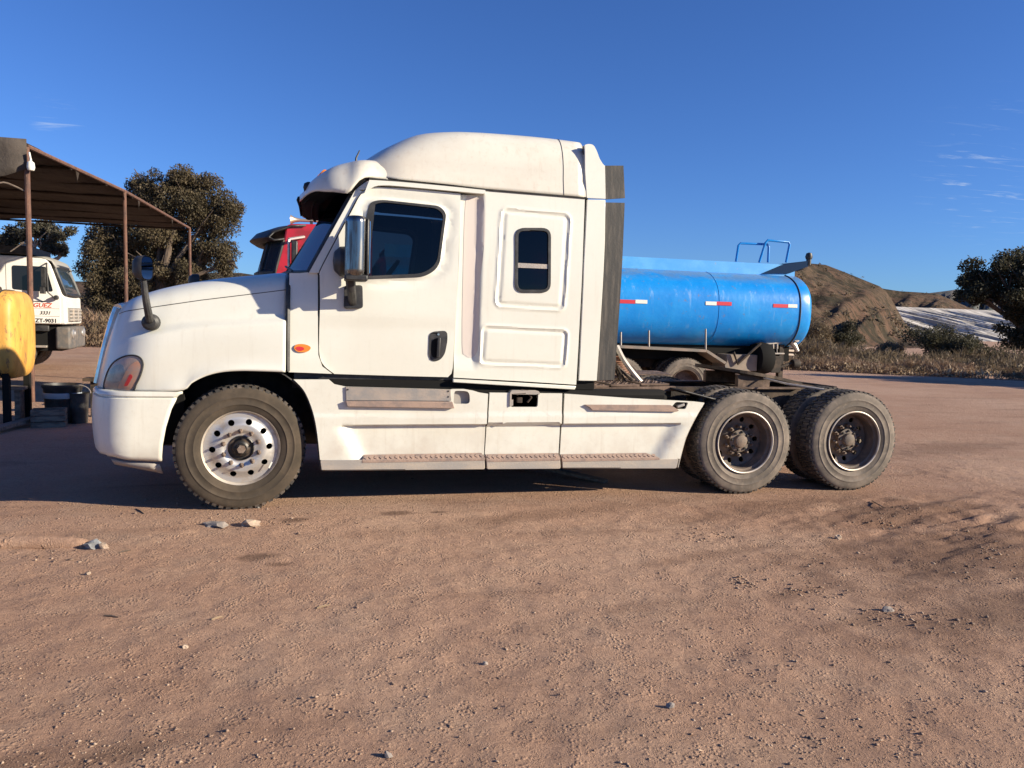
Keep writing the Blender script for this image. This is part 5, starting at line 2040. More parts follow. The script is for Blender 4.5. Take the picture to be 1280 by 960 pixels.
# wheels (the tractor's wheel made plain: tyre, tread, rim)
kx2 = U(857, 480, YK)[0]
proto = None
for xx, dual in ((kx2, True), (kx2 - 1.35, True), (0.3, False)):
    for yy, rz in (((YK, 0), (YK + 0.66, math.pi), (kfar(YK), math.pi)) if dual else ((YK, 0), (kfar(YK), math.pi))):
        if proto is None:
            w = empty_part('wheel', tank_truck, (0, 0, 0))
            ty = tyre_mb(0.53).build('tyre', M['tyre_rear'], w, local=True, smooth=50)
            tread_mb(0.53).build('tread', M['tread'], w, local=True, smooth=0)
            MB().lathe([(0.302, 0.03), (0.309, 0.0), (0.296, 0.0), (0.28, 0.05), (0.262, 0.165), (0.1, 0.14), (0.09, 0.06), (0.0, 0.05)], 40).build('rim', M['rust'], w, local=True)
            proto = w
        else:
            w = copy_tree(proto)
            w.parent = tank_truck
        w.matrix_parent_inverse = Matrix.Identity(4)
        w.location = Vector((xx, yy, 0.525)) - tank_truck.location
        w.rotation_euler = (0, 0, rz)

# red cab: side profile across its width, bonnet ahead of it, windscreen, visor, horn, mirror
prof = [U(343, 342, YK + 0.1), U(354.5, 300, YK + 0.1), U(357.5, 282, YK + 0.1), U(364, 279.5, YK + 0.1), U(400, 280, YK + 0.1)]
zr = prof[-1][1]
prof = prof + [(0.85, zr), (0.9, zr - 0.1), (0.9, 1.15), (prof[0][0], 1.15)]
red = empty_part('cab', tank_truck, (0, KC, 1.15))
n = len(prof)
mb = MB().add([(x, YK + 0.1, z) for x, z in prof] + [(x, kfar(YK + 0.1), z) for x, z in prof], [list(range(n))[::-1], [i + n for i in range(n)]] + [[i, (i + 1) % n, (i + 1) % n + n, i + n] for i in range(n)])
mb.build('cab_body', M['red_paint'], red, smooth=0, bevel=0.03)
pb, pt = Vector((prof[0][0], 0, prof[0][1])), Vector((prof[1][0], 0, prof[1][1]))
scr = lambda k, s: Vector((pb.x + (pt.x - pb.x) * k - 0.36 * (1 - abs(s) ** 2.4), KC + s * 1.09, pb.z + (pt.z - pb.z) * k))
MB().grid([[scr(k, s) for s in np.linspace(-1, 1, 25)] for k in np.linspace(0, 1, 5)]).build('windscreen', mat('blue_reflecting_glass', (0.02, 0.04, 0.06), 0.05, spec=0.9), red, smooth=60)
MB().tube([scr(k, -1) for k in np.linspace(0, 1, 5)], 0.03, 6).tube([scr(0.02, s) for s in np.linspace(-1, 1, 25)], 0.05, 6).tube([scr(k, -0.62) + Vector((-0.01, 0, 0)) for k in np.linspace(0, 1, 5)], 0.04, 6).build('windscreen_frame', M['black'], red)
vis = []
for k, (dz, dx, sc) in enumerate([(0.0, 0.0, 1.0), (-0.03, -0.16, 1.03), (0.03, -0.26, 1.03), (0.14, -0.16, 1.02), (0.25, 0.12, 1.0), (0.27, 0.34, 0.98)]):
    vis.append([scr(1, s) + Vector((dx, (s * 0.03), dz)) for s in np.linspace(-1.02, 1.02, 25)])
MB().grid(vis).build('sun_visor', M['black'], red, smooth=60, solid=0.03)
h0 = U3(363, 274.5, YK + 0.5)
MB().lathe([(0.085, 0.0), (0.075, 0.02), (0.045, 0.07), (0.028, 0.16), (0.022, 0.5), (0.0, 0.5)], 14, 'X', tuple(h0)).build('air_horn', mat('brass_horn', (0.55, 0.42, 0.30), 0.35, 0.7), red)
MB().bar((h0.x + 0.35, h0.y, h0.z - 0.12), (h0.x + 0.35, h0.y, h0.z), 0.05, 0.05).build('horn_bracket', M['black'], red)
mq = [U3(361, 299, YK - 0.2), U3(376, 299, YK - 0.2), U3(372, 335, YK - 0.2), U3(361, 335, YK - 0.2)]
MB().tube([mq[0], mq[3]], 0.025, 6).tube([mq[0], U3(380, 296, YK + 0.1)], 0.025, 6).tube([mq[3], U3(376, 338, YK + 0.1)], 0.025, 6).build('mirror_frame', M['alu'], red)
MB().box(tuple((mq[0] + mq[2]) / 2 + Vector((0.02, 0.02, 0))), (0.10, 0.16, 0.42)).build('mirror_shell', M['black'], red, bevel=0.02)
MB().box2((pb.x - 1.75, YK + 0.35, 0.85), (pb.x - 0.02, kfar(YK + 0.35), 1.95)).build('bonnet', M['red_paint'], tank_truck, bevel=0.12, segs=4)
MB().box2((pb.x - 1.80, YK + 0.6, 0.95), (pb.x - 1.74, kfar(YK + 0.6), 1.8)).build('grille', M['chrome'], tank_truck, bevel=0.02)
MB().box2((pb.x - 1.95, YK + 0.1, 0.5), (pb.x - 1.6, kfar(YK + 0.1), 0.85)).build('bumper', M['chrome'], tank_truck, bevel=0.05)

# ------------------------------------------------------------------ white forward-control lorry under the canopy (local frame: +x is its front)
cw = AT(81, 404, 21.0)
lorry = thing('white_lorry', 'white forward-control tipper lorry with red and black lettering on its door, parked under the canopy', 'truck', (cw.x, cw.y, 0), R(6))


def L(x, y, z):
    return lorry.matrix_basis @ Vector((x, y, z))


def lmb(m_):
    m_.v = [lorry.matrix_basis @ v for v in m_.v]
    return m_


M['lorry_white'] = white_paint('lorry_white', (0.80, 0.77, 0.71), (0.60, 0.52, 0.43), 0.5, 0)
side = [(0.04, 1.24), (0.02, 2.0), (-0.06, 2.05), (-0.32, 2.86), (-0.42, 3.02), (-0.9, 3.06), (-2.25, 3.06), (-2.25, 1.24)]
n = len(side)
cabm = MB().add([(x, 0, z) for x, z in side] + [(x, 2.3, z) for x, z in side], [list(range(n)), [i + n for i in range(n)][::-1]] + [[i, (i + 1) % n, (i + 1) % n + n, i + n] for i in range(n)])
cabp = lmb(cabm).build('cab', M['lorry_white'], lorry, smooth=0, bevel=0.07, segs=3)
lp3 = lambda pts, y: [(x, y, z) for x, z in pts]


def lslab(name, pts, y, th, m_, parent, **kw):
    k = len(pts)
    q = MB().add(lp3(pts, y) + lp3(pts, y + th), [list(range(k)), [i + k for i in range(k)][::-1]] + [[i, (i + 1) % k, (i + 1) % k + k, i + k] for i in range(k)])
    return lmb(q).build(name, m_, parent, **kw)


drr = lslab('door', [(-0.10, 1.26), (-0.10, 1.95), (-0.36, 2.92), (-1.36, 2.92), (-1.36, 1.26)], -0.012, 0.02, M['lorry_white'], lorry, smooth=0, bevel=0.004)
lslab('door_window', rounded([(-0.26, 2.13), (-0.42, 2.80), (-1.22, 2.80), (-1.22, 2.16), (-0.8, 2.13)], 0.06, 4), -0.02, 0.02, mat('dark_lorry_glass', (0.012, 0.012, 0.014), 0.06), drr, smooth=0)
lslab('door_trim', [(-0.02 - 0.42, 1.84), (-0.44, 1.865), (-1.0, 1.865), (-1.0, 1.84)], -0.018, 0.01, M['black'], drr, smooth=0)
for z in (1.66, 1.45):
    lslab('door_crease', [(-0.12, z), (-0.12, z + 0.012), (-1.34, z + 0.012), (-1.34, z)], -0.016, 0.01, M['sill'], drr, smooth=0)
scw = [(-0.035, 2.06), (-0.30, 2.84)]
nx_ = Vector((0.95, 0, 0.31))
mbw = MB()
mbw.grid([[Vector((scw[0][0] + (scw[1][0] - scw[0][0]) * k + 0.035 + 0.06 * (1 - s * s), 1.15 + s * 1.02, scw[0][1] + (scw[1][1] - scw[0][1]) * k)) for s in np.linspace(-1, 1, 13)] for k in (0, 0.5, 1)])
lmb(mbw).build('windscreen', mat('lorry_windscreen', (0.03, 0.05, 0.07), 0.06, spec=0.9), lorry, smooth=60, solid=0.02)
mbw = MB()
e = [Vector((scw[0][0] + (scw[1][0] - scw[0][0]) * k + 0.04 + 0.06 * (1 - s * s), 1.15 + s * 1.04, scw[0][1] + (scw[1][1] - scw[0][1]) * k)) for s, k in [(-1, 0), (-1, 0.5), (-1, 1), (-0.5, 1), (0, 1), (0.5, 1), (1, 1), (1, 0.5), (1, 0), (0.5, 0), (0, 0), (-0.5, 0)]]
mbw.tube(e, 0.05, 6, True)
lmb(mbw).build('windscreen_frame', M['black'], lorry)
mbv = MB()
mbv.grid([[Vector((x, 1.15 + s * 1.14, z - 0.05 * abs(s) ** 3)) for s in np.linspace(-1, 1, 13)] for x, z in ((-0.80, 3.10), (-0.50, 3.11), (-0.28, 3.02), (-0.18, 2.84))])
lmb(mbv).build('sun_visor', mat('visor_grey', (0.30, 0.29, 0.27), 0.6), lorry, smooth=40, solid=0.03)
gr = lmb(MB().box((0.03, 1.15, 1.50), (0.08, 1.75, 0.40))).build('grille', mat('grille_grey', (0.18, 0.17, 0.155), 0.6), lorry, bevel=0.03)
for k in range(4):
    lmb(MB().box((0.075, 1.15, 1.36 + 0.095 * k), (0.05, 1.65, 0.05))).build('grille_bar', M['sill'], gr, bevel=0.01)
for y0 in (0.72, 1.45):
    lmb(MB().box((0.09, y0, 1.50), (0.05, 0.09, 0.36))).build('grille_bar', M['sill'], gr, bevel=0.01)
bmpr = lmb(MB().box((-0.05, 1.15, 0.86), (0.36, 2.36, 0.62))).build('bumper', mat('grey_bumper', (0.10, 0.095, 0.09), 0.7, col2=(0.17, 0.14, 0.115), scale=5), lorry, bevel=0.06, segs=3)
for y0 in (0.30, 2.0):
    lmb(MB().lathe([(0.0, 0.045), (0.10, 0.04), (0.13, 0.02), (0.135, -0.03)], 16, 'X', (0.13, y0, 0.98))).build('headlight', M['alu'], bmpr)
    lmb(MB().lathe([(0.0, 0.045), (0.07, 0.04), (0.09, 0.02), (0.09, -0.03)], 16, 'X', (0.13, y0 + (0.27 if y0 < 1 else -0.27), 0.98))).build('headlight', M['alu'], bmpr)
lmb(MB().box((-0.78, 0.08, 1.12), (0.78, 0.14, 0.16))).build('step', M['black'], lorry, bevel=0.02)
lmb(MB().box((-0.70, 0.10, 0.62), (0.5, 0.2, 0.06))).build('step', M['step'], lorry, bevel=0.01)
lmb(MB().box((-1.2, 1.15, 0.85), (2.2, 2.0, 0.7))).build('engine_bay', M['dark'], lorry)
mbm = MB()
mbm.tube([(-0.20, -0.02, 1.98), (-0.22, -0.22, 1.98), (-0.34, -0.26, 2.1), (-0.36, -0.26, 2.85), (-0.40, -0.02, 2.9)], 0.022, 6)
mbm.box((-0.42, -0.26, 2.50), (0.10, 0.24, 0.50))
mbm.box((-0.46, -0.26, 2.15), (0.10, 0.24, 0.18))
mbm.lathe([(0.0, -0.05), (0.06, -0.04), (0.07, 0.05), (0.0, 0.06)], 10, 'Y', (-0.18, -0.12, 1.97))
lmb(mbm).build('door_mirror', M['black'], lorry, bevel=0.02)
# tipper body with a cab shield reaching forward over the roof
mbt = MB()
mbt.box2((-2.35, -0.05, 1.35), (-7.2, -0.02, 2.9))
mbt.box2((-2.35, 2.32, 1.35), (-7.2, 2.35, 2.9))
mbt.box2((-2.35, -0.015, 1.35), (-7.2, 2.315, 1.42))
mbt.box2((-2.35, -0.05, 1.425), (-2.40, 2.35, 3.3))
lmb(mbt).build('tipper_body', M['black'], lorry)
lmb(MB().box2((-0.75, -0.05, 3.10), (-2.40, 2.35, 3.33))).build('cab_shield', M['black'], lorry, bevel=0.02)
lmb(MB().box2((-0.3, 0.7, 0.75), (-7.0, 1.6, 1.0))).build('chassis', M['frame'], lorry)
lwp = None
for x, ys in ((-1.25, (0.05, 2.25)), (-4.6, (0.05, 2.25)), (-5.9, (0.05, 2.25))):
    for y in ys:
        w = copy_tree(proto)
        w.parent = lorry
        w.matrix_parent_inverse = Matrix.Identity(4)
        w.location = (x, y, 0.52)
        w.rotation_euler = (0, 0, 0 if y < 1 else math.pi)
rz = (R(90), 0, R(6))
text_part('owner_lettering', 'RODRIGUEZ', 0.17, M['print_red'], drr, L(-1.27, -0.0155, 1.695), rz, shear=0.25, bold=0.004)
text_part('model_lettering', '3331', 0.13, M['print_black'], drr, L(-0.60, -0.0155, 1.50), rz, shear=0.3, bold=0.003)
text_part('plate_lettering', 'ZT-9031', 0.145, M['print_black'], drr, L(-0.70, -0.0155, 1.285), rz, bold=0.005)

# ------------------------------------------------------------------ canopy of dark netting on rusty posts
PZ = 4.42
pc = [AT(33, 184, 13.0), AT(155.5, 240, 17.8), AT(237, 286, 25.8)]
canopy = thing('canopy', 'brown shade-net canopy on thin rusty pipe posts at the left of the yard', 'canopy', (-9.5, 20, 0))
xleft = -15.5


def netting():
    m, t, b = new_mat('brown_shade_net')
    p = t.pos()
    c = t.mix(t.ramp(t.noise(p, 0.9, 5, 0.6), 0.35, 0.7), (0.035, 0.026, 0.021, 1), (0.055, 0.041, 0.033, 1))
    c = t.mix(t.ramp(t.noise(t.pos((3, 0.5, 1)), 4, 4, 0.6), 0.5, 0.7), c, (0.025, 0.018, 0.014, 1))
    t.set(b.inputs['Base Color'], c)
    b.inputs['Roughness'].default_value = 0.9
    b.inputs['Specular IOR Level'].default_value = 0.2
    bump(t, b, t.noise(p, 5, 4, 0.6), 0.5, 0.05)
    return m


M['net'] = netting()
ecurve = interp([p.y for p in pc], [p.x for p in pc])
ezv = interp([p.y for p in pc], [p.z for p in pc])
rows = []
for y in np.linspace(pc[0].y, pc[2].y, 28):
    xr_ = ecurve(y)
    row = []
    for k in np.linspace(0, 1, 26):
        sag = -0.05 * math.sin(k * math.pi * 5) ** 2 - 0.05 * math.sin((y - pc[0].y) / (pc[2].y - pc[0].y) * math.pi * 2) ** 2
        row.append((xr_ + (xleft - xr_) * k, y, ezv(y) + 0.06 + sag + 0.02 * math.sin(k * 40 + y * 3)))
    rows.append(row)
MB().grid(rows).build('net_roof', M['net'], canopy, smooth=60, solid=0.012)
rows = []
for k in np.linspace(0, 1, 34):
    x = pc[0].x + 0.02 + (xleft - pc[0].x) * k
    w = 0.06 * math.sin(k * 37) + 0.04 * math.sin(k * 83)
    drop = 0.50 + 0.40 * min(1, k * 7) + 0.05 * math.sin(k * 29)
    rows.append([(x, pc[0].y - 0.05 + w * q * 0.5, PZ + 0.10 - drop * q) for q in np.linspace(0, 1, 6)])
MB().grid(rows).build('net_valance', mat('dusty_valance', (0.075, 0.06, 0.05), 0.9, col2=(0.045, 0.036, 0.03), scale=2.5, bmp=0.4, bscale=8, bdist=0.05), canopy, smooth=60, solid=0.01)
for p, r_ in ((pc[0], 0.044), (pc[1], 0.042), (pc[2], 0.045)):
    MB().tube([(p.x, p.y, 0), (p.x + 0.01, p.y, 2.2), (p.x, p.y, p.z)], r_, 10).build('post', M['post'], canopy)
for i in range(3):
    MB().tube([(xleft + 0.4, pc[i].y, 0), (xleft + 0.4, pc[i].y, PZ)], 0.045, 8).build('post', M['post'], canopy)
MB().tube([(p.x, p.y, p.z + 0.02) for p in pc], 0.04, 8).build('edge_beam', M['post'], canopy)
MB().tube([(xleft + 0.4, p.y, p.z + 0.02) for p in pc], 0.04, 8).build('edge_beam', M['post'], canopy)
for i, y in enumerate(np.linspace(pc[0].y, pc[2].y, 8)):
    MB().tube([(ecurve(y), y, ezv(y) - 0.02), (xleft + 0.4, y, ezv(y) - 0.02)], 0.03, 6).build('cross_beam', M['net'], canopy)
for i in (1, 3, 4, 7):                      # torn strips of net along the edge
    y = pc[0].y + 0.7 + i * 1.35
    x = ecurve(y)
    MB().grid([[(x, y, ezv(y)), (x, y + 0.25, ezv(y))], [(x + 0.02, y + 0.06, ezv(y) - 0.18 - 0.06 * (i % 3)), (x - 0.02, y + 0.16, ezv(y) - 0.22)]]).build('torn_strip', M['net'], canopy, smooth=0, solid=0.006)
MB().tube(smooth([tuple(pc[0] + Vector((-0.02, 0, -0.75))), tuple(pc[0] + Vector((-0.35, -0.02, -0.62))), tuple(pc[0] + Vector((-0.55, -0.05, -0.75)))], 5), 0.014, 5).build('tie_rope', M['wood'], canopy)
MB().tube([pc[0] + Vector((0, 0, -1.55)), pc[0] + Vector((-0.28, 0, -1.78))], 0.012, 5).build('tie_rope', M['wood'], canopy)
fl = AT(38.5, 207, 12.95)
lampo = thing('flood_lamp', 'small white lamp hanging at the top of the nearest canopy post', 'lamp', tuple(fl))
MB().lathe([(0.0, -0.09), (0.05, -0.08), (0.065, -0.03), (0.055, 0.05), (0.02, 0.08), (0.018, 0.11)], 14, 'Z', tuple(fl)).build('lamp_body', M['white'], lampo)
MB().tube([fl + Vector((0, 0, 0.1)), fl + Vector((-0.02, 0, 0.22))], 0.016, 6).build('lamp_stem', M['white'], lampo)

# ------------------------------------------------------------------ yellow tank on legs at the left edge
yd = 10.2
ca, cbv = AT(12, 415, yd), AT(20, 415, yd)
ztop, zbot = AT(25, 364, yd + 0.5).z, AT(25, 472, yd + 0.5).z
yz, yr = (ztop + zbot) / 2, (ztop - zbot) / 2
ytank = thing('yellow_tank', 'dirty yellow cylindrical fuel tank on dark legs at the left edge, beside the canopy', 'tank', (ca.x - 0.9, ca.y + yr, 0))
M['yellow'] = mat('worn_yellow_paint', (0.66, 0.36, 0.075), 0.5, col2=(0.52, 0.27, 0.055), scale=4, stretch=(2, 2, 0.6), col3=(0.22, 0.12, 0.06), scale3=6, lo3=0.55, hi3=0.66)
yy0 = ca.y + yr * 0.80
yx = ca.x
yh = yr * 0.80


def ysec(x, k, e=0.52, n=48):
    return [Vector((x, yy0 + yh * k * (abs(math.cos(a)) ** e) * math.copysign(1, math.cos(a)), yz + yr * k * (abs(math.sin(a)) ** e) * math.copysign(1, math.sin(a)))) for a in np.linspace(0, 2 * math.pi, n + 1)]


MB().grid([ysec(yx + dx, k) for dx, k in ((0.045, 0.001), (0.04, 0.5), (0.025, 0.82), (0.0, 0.93), (-0.03, 0.98), (-0.08, 1.0), (-0.9, 1.0), (-2.2, 1.0), (-2.35, 0.9), (-2.4, 0.001))]).build('tank_shell', M['yellow'], ytank, smooth=50)
for dx in (-0.16, -1.3):
    MB().tube(ysec(yx + dx, 1.006)[:-1], 0.012, 5, True).build('strap', M['black'], ytank)
MB().lathe([(0.0, 0.10), (0.10, 0.09), (0.16, 0.04), (0.17, -0.04)], 18, 'Z', (yx - 0.42, yy0, ztop)).build('filler_cap', M['frame'], ytank)
MB().tube(smooth([(yx - 0.3, yy0 - 0.1, ztop + 0.05), (yx - 0.16, yy0 - 0.3, ztop - 0.05), (yx - 0.12, yy0 - yr * 0.8, yz + yr * 0.62)], 5), 0.012, 5).build('vent_hose', M['black'], ytank)
for dx in (-0.10, -1.9):
    for dy in (-0.35, 0.42):
        MB().box2((yx + dx - 0.04, yy0 + dy - 0.04, 0), (yx + dx + 0.04, yy0 + dy + 0.04, zbot + 0.12)).build('leg', M['dark'], ytank)

# ------------------------------------------------------------------ clutter in the shade
def ground_at(u, v):
    p = G(u, v)
    return Vector((p.x, p.y, gz(p.x, p.y)))


q = ground_at(79, 527)
tub = thing('tub', 'wide black tub standing in the shade beyond the tractor nose', 'tub', tuple(q))
MB().lathe([(0.0, 0.01), (0.21, 0.0), (0.25, 0.50), (0.27, 0.53), (0.27, 0.57), (0.25, 0.57), (0.23, 0.5), (0.0, 0.05)], 24, 'Z', tuple(q)).build('tub_shell', M['black'], tub)
MB().lathe([(0.243, 0.37), (0.247, 0.375), (0.252, 0.445), (0.247, 0.45)], 24, 'Z', tuple(q)).build('tub_band', mat('pale_band', (0.35, 0.40, 0.45), 0.6), tub)
q = ground_at(99, 528)
bk = thing('bucket', 'dark bucket with a wire handle beside the black tub', 'bucket', tuple(q))
MB().lathe([(0.0, 0.01), (0.11, 0.0), (0.14, 0.44), (0.15, 0.45), (0.135, 0.445), (0.115, 0.02), (0.0, 0.02)], 20, 'Z', tuple(q)).build('bucket_shell', M['black'], bk)
MB().tube([q + Vector((0.16 * math.cos(a), 0, 0.44 + 0.12 * math.sin(a))) for a in np.linspace(0, math.pi, 11)], 0.006, 5).build('handle', M['step'], bk)
q = ground_at(62, 532)
cr_ = thing('crate', 'dark wooden crate in front of the black tub', 'crate', tuple(q), R(12))
for k in range(3):
    for s in (-1, 1):
        o = MB().box((0, s * 0.17, 0.04 + k * 0.085), (0.42, 0.02, 0.07)).build('slat', M['wood'], cr_, local=True)
        o = MB().box((s * 0.20, 0, 0.04 + k * 0.085), (0.02, 0.32, 0.07)).build('slat', M['wood'], cr_, local=True)
MB().box((0, 0, 0.012), (0.38, 0.32, 0.02)).build('crate_floor', M['wood'], cr_, local=True)
a, b = ground_at(-14, 545), ground_at(52, 528)
pl = MB().bar(a + Vector((0, 0, 0.06)), b + Vector((0, 0, 0.10)), 0.14, 0.05).build('plank', M['wood'], None, bevel=0.004)
tag(pl, 'long grey plank lying across the shade below the yellow tank', 'plank')
q = ground_at(6, 528)
bn = thing('bench', 'low dark wooden bench in the shade at the left edge', 'bench', tuple(q), R(5))
for k in range(3):
    MB().box((-0.2, -0.14 + k * 0.14, 0.50), (0.95, 0.12, 0.04)).build('seat_board', M['wood'], bn, local=True)
for x in (-0.6, 0.2):
    MB().box((x, 0, 0.24), (0.06, 0.36, 0.48)).build('leg', M['wood'], bn, local=True)
q = ground_at(119, 520)
st = thing('stump_stand', 'short dark steel stand beside the tractor nose', 'stand', tuple(q))
MB().box2((q.x - 0.05, q.y - 0.05, 0), (q.x + 0.05, q.y + 0.05, 0.55)).build('post', M['frame'], st)
MB().box2((q.x - 0.14, q.y - 0.12, 0.55), (q.x + 0.12, q.y + 0.12, 0.60)).build('head_plate', M['frame'], st)

# ------------------------------------------------------------------ trees
def leaf_mat(name, a, b_, c_, trans=0.25):
    m = bpy.data.materials.new(name)
    m.use_nodes = True
    t = NT(m.node_tree)
    b = t.n['Principled BSDF']
    g = t.n.new('ShaderNodeNewGeometry')
    rnd = g.outputs['Random Per Island']
    col = t.mix(t.ramp(rnd, 0.2, 0.8), c4(a), c4(b_))
    big = t.ramp(t.noise(t.pos(), 0.55, 4, 0.6), 0.4, 0.65)
    col = t.mix(t.math('MULTIPLY', big, 0.7), col, c4(c_))
    t.set(b.inputs['Base Color'], col)
    b.inputs['Roughness'].default_value = 0.6
    b.inputs['Specular IOR Level'].default_value = 0.25
    tl = t.n.new('ShaderNodeBsdfTranslucent')
    t.set(tl.inputs[0], col)
    mx = t.n.new('ShaderNodeMixShader')
    mx.inputs[0].default_value = trans * 1.5
    t.l.new(b.outputs[0], mx.inputs[1])
    t.l.new(tl.outputs[0], mx.inputs[2])
    t.l.new(mx.outputs[0], t.n['Material Output'].inputs[0])
    return m


M['leaf_olive'] = leaf_mat('olive_leaves', (0.10, 0.08, 0.043), (0.155, 0.118, 0.072), (0.062, 0.053, 0.032))
M['leaf_dark'] = leaf_mat('dark_leaves', (0.050, 0.048, 0.027), (0.088, 0.078, 0.044), (0.036, 0.035, 0.022))
M['leaf_grey'] = leaf_mat('grey_leaves', (0.085, 0.08, 0.055), (0.12, 0.105, 0.075), (0.05, 0.05, 0.035))
M['bark'] = mat('bark', (0.13, 0.095, 0.07), 0.95, col2=(0.07, 0.052, 0.04), scale=5, stretch=(3, 3, 0.7), bmp=0.6, bscale=20, bdist=0.03)
M['pale_bark'] = mat('pale_bark', (0.42, 0.34, 0.26), 0.9, col2=(0.25, 0.19, 0.15), scale=4, stretch=(3, 3, 0.7), bmp=0.4, bscale=20, bdist=0.03)


def leaves(centres, radii, count, size, droop, rng, shell=0.55):
    """many small leaf quads spread through a set of clumps"""
    C_ = np.asarray(centres, float)
    R_ = np.asarray(radii, float)
    w = R_[:, 0] * R_[:, 1] * R_[:, 2]
    w = w ** 0.75
    idx = rng.choice(len(C_), count, p=w / w.sum())
    d = rng.normal(size=(count, 3))
    d /= np.linalg.norm(d, axis=1)[:, None]
    r = shell + (1 - shell) * rng.random(count)
    r = np.where(rng.random(count) < 0.25, rng.random(count), r)
    P = C_[idx] + d * r[:, None] * R_[idx]
    ax = rng.normal(size=(count, 3))
    ax[:, 2] -= droop
    ax /= np.linalg.norm(ax, axis=1)[:, None]
    sd = np.cross(ax, rng.normal(size=(count, 3)))
    sd /= np.linalg.norm(sd, axis=1)[:, None]
    s = size * (0.6 + 0.8 * rng.random(count))[:, None]
    ln, wd = ax * s * 1.5, sd * s * 0.34
    V = np.stack([P - wd * 0.4, P + ln * 0.5 - wd, P + ln, P + ln * 0.5 + wd], 1).reshape(-1, 3)
    Fc = np.arange(count * 4).reshape(-1, 4)
    return V, Fc


def tree(name, label, base, clumps, count, size, leaf, bark, trunk_r, droop=0.8, seed=1, sub=9, fork=0.25, subr=0.42, group=None, shell=0.5):
    rng = np.random.default_rng(seed)
    rd = random.Random(seed)
    base = Vector(base)
    t = thing(name, label, 'tree', tuple(base), 0, group)
    cen, rad = [], []
    for (c, r) in clumps:
        for k in range(sub):
            d = rng.normal(size=3)
            d /= np.linalg.norm(d)
            d[2] = d[2] * 0.9 + 0.08
            q = np.array(c) + d * np.array(r) * (0.45 + 0.55 * rng.random())
            cen.append(q)
            rad.append(np.array(r) * subr * (0.55 + 0.7 * rng.random()))
        cen.append(np.array(c))
        rad.append(np.array(r) * 0.6)
    V, Fc = leaves(cen, rad, count, size, droop, rng, shell)
    V[:, 2] = np.maximum(V[:, 2], 0.02)
    cr = mesh_np('crown', V, Fc, leaf, False)
    cr.parent = t
    cr.matrix_parent_inverse = wm(t).inverted()
    mb = MB()
    top = Vector(np.mean([c for c, r in clumps], 0))
    fk = base + (top - base) * fork
    fk.x += rd.uniform(-0.2, 0.2)
    mb.tube([base + Vector((0, 0, -0.1)), base + (fk - base) * 0.5 + Vector((rd.uniform(-0.15, 0.15), 0, 0)), fk], [trunk_r * 1.25, trunk_r, trunk_r * 0.85], 9)
    for (c, r) in clumps:
        c = Vector(c)
        mid = fk.lerp(c, 0.5) + Vector((rd.uniform(-0.4, 0.4), rd.uniform(-0.4, 0.4), rd.uniform(0, 0.4)))
        mb.tube(smooth([tuple(fk), tuple(mid), tuple(c)], 4), [trunk_r * (0.62 - 0.055 * k) for k in range(9)], 7)
        for k in range(5):
            e = c + Vector((rd.uniform(-1, 1) * r[0], rd.uniform(-1, 1) * r[1], rd.uniform(-0.5, 1) * r[2])) * 0.8
            s0 = mid.lerp(c, rd.random())
            mb.tube([s0, s0.lerp(e, 0.5) + Vector((0, 0, 0.15)), e], [trunk_r * 0.26, trunk_r * 0.16, trunk_r * 0.06], 5)
    mb.build('trunk', bark, t)
    return t


def cl(u, v, D, ru, rv, dd=0.0, rd=None):
    """clump given by a pixel, a depth and pixel radii"""
    p = AT(u, v, D + dd)
    rx, rz_ = ru * D / F_PX, rv * D / F_PX
    return (tuple(p), (rx, rd if rd else (rx + rz_) / 2, rz_))


def foot(u, D):
    p = AT(u, 420, D)
    return (p.x, p.y, 0)


# the big drooping tree behind the canopy
D = 44
tree('pepper_tree', 'large drooping olive tree rising behind the right end of the canopy', foot(195, D),
     [cl(182, 232, D, 24, 26), cl(245, 230, D, 34, 26), cl(222, 238, D, 22, 20), cl(290, 262, D, 14, 18), cl(285, 330, D, 16, 16), cl(215, 262, D, 42, 32), cl(265, 275, D, 34, 34), cl(150, 275, D, 30, 30), cl(270, 310, D, 28, 22), cl(220, 315, D, 40, 34, 1), cl(165, 330, D, 42, 34, 1),
      cl(130, 318, D, 28, 32), cl(180, 372, D, 50, 26, 1), cl(240, 350, D, 24, 26), cl(120, 350, D, 26, 30), cl(150, 305, D, 34, 26), cl(200, 295, D, 44, 26), cl(200, 340, D, 50, 30), cl(135, 385, D, 30, 18)], 150000, 0.095, M['leaf_olive'], M['bark'], 0.35, 1.1, seed=5, sub=14, fork=0.35, subr=0.46)
D = 48
tree('gum_tree', 'thin tree with pale forked limbs behind the white lorry', foot(52, D),
     [cl(48, 288, D, 26, 14), cl(16, 296, D, 22, 16), cl(74, 292, D, 16, 12), cl(60, 306, D, 16, 14), cl(26, 312, D, 18, 12), cl(80, 312, D, 8, 10)], 12000, 0.12, M['leaf_grey'], M['pale_bark'], 0.30, 1.0, seed=8, sub=8, fork=0.72)
tree('scrub_tree', 'pale thin tree in full sun at the far left edge', foot(-20, 60),
     [cl(-25, 300, 60, 40, 18), cl(5, 312, 60, 16, 14)], 7000, 0.15, M['leaf_grey'], M['pale_bark'], 0.22, 0.9, seed=9, fork=0.5)
D = 46
tree('carob_tree', 'broad dark tree at the right edge in front of the pale tip', foot(1312, D),
     [cl(1232, 352, D, 34, 24), cl(1222, 372, D, 28, 16), cl(1212, 352, D, 18, 16), cl(1268, 345, D, 34, 30), cl(1310, 330, D, 50, 34), cl(1300, 378, D, 60, 30), cl(1275, 392, D, 30, 22), cl(1372, 350, D, 50, 46), cl(1330, 400, D, 60, 30), cl(1290, 420, D, 40, 24)], 80000, 0.12, M['leaf_dark'], M['bark'], 0.4, 0.4, seed=12, sub=11, fork=0.3)
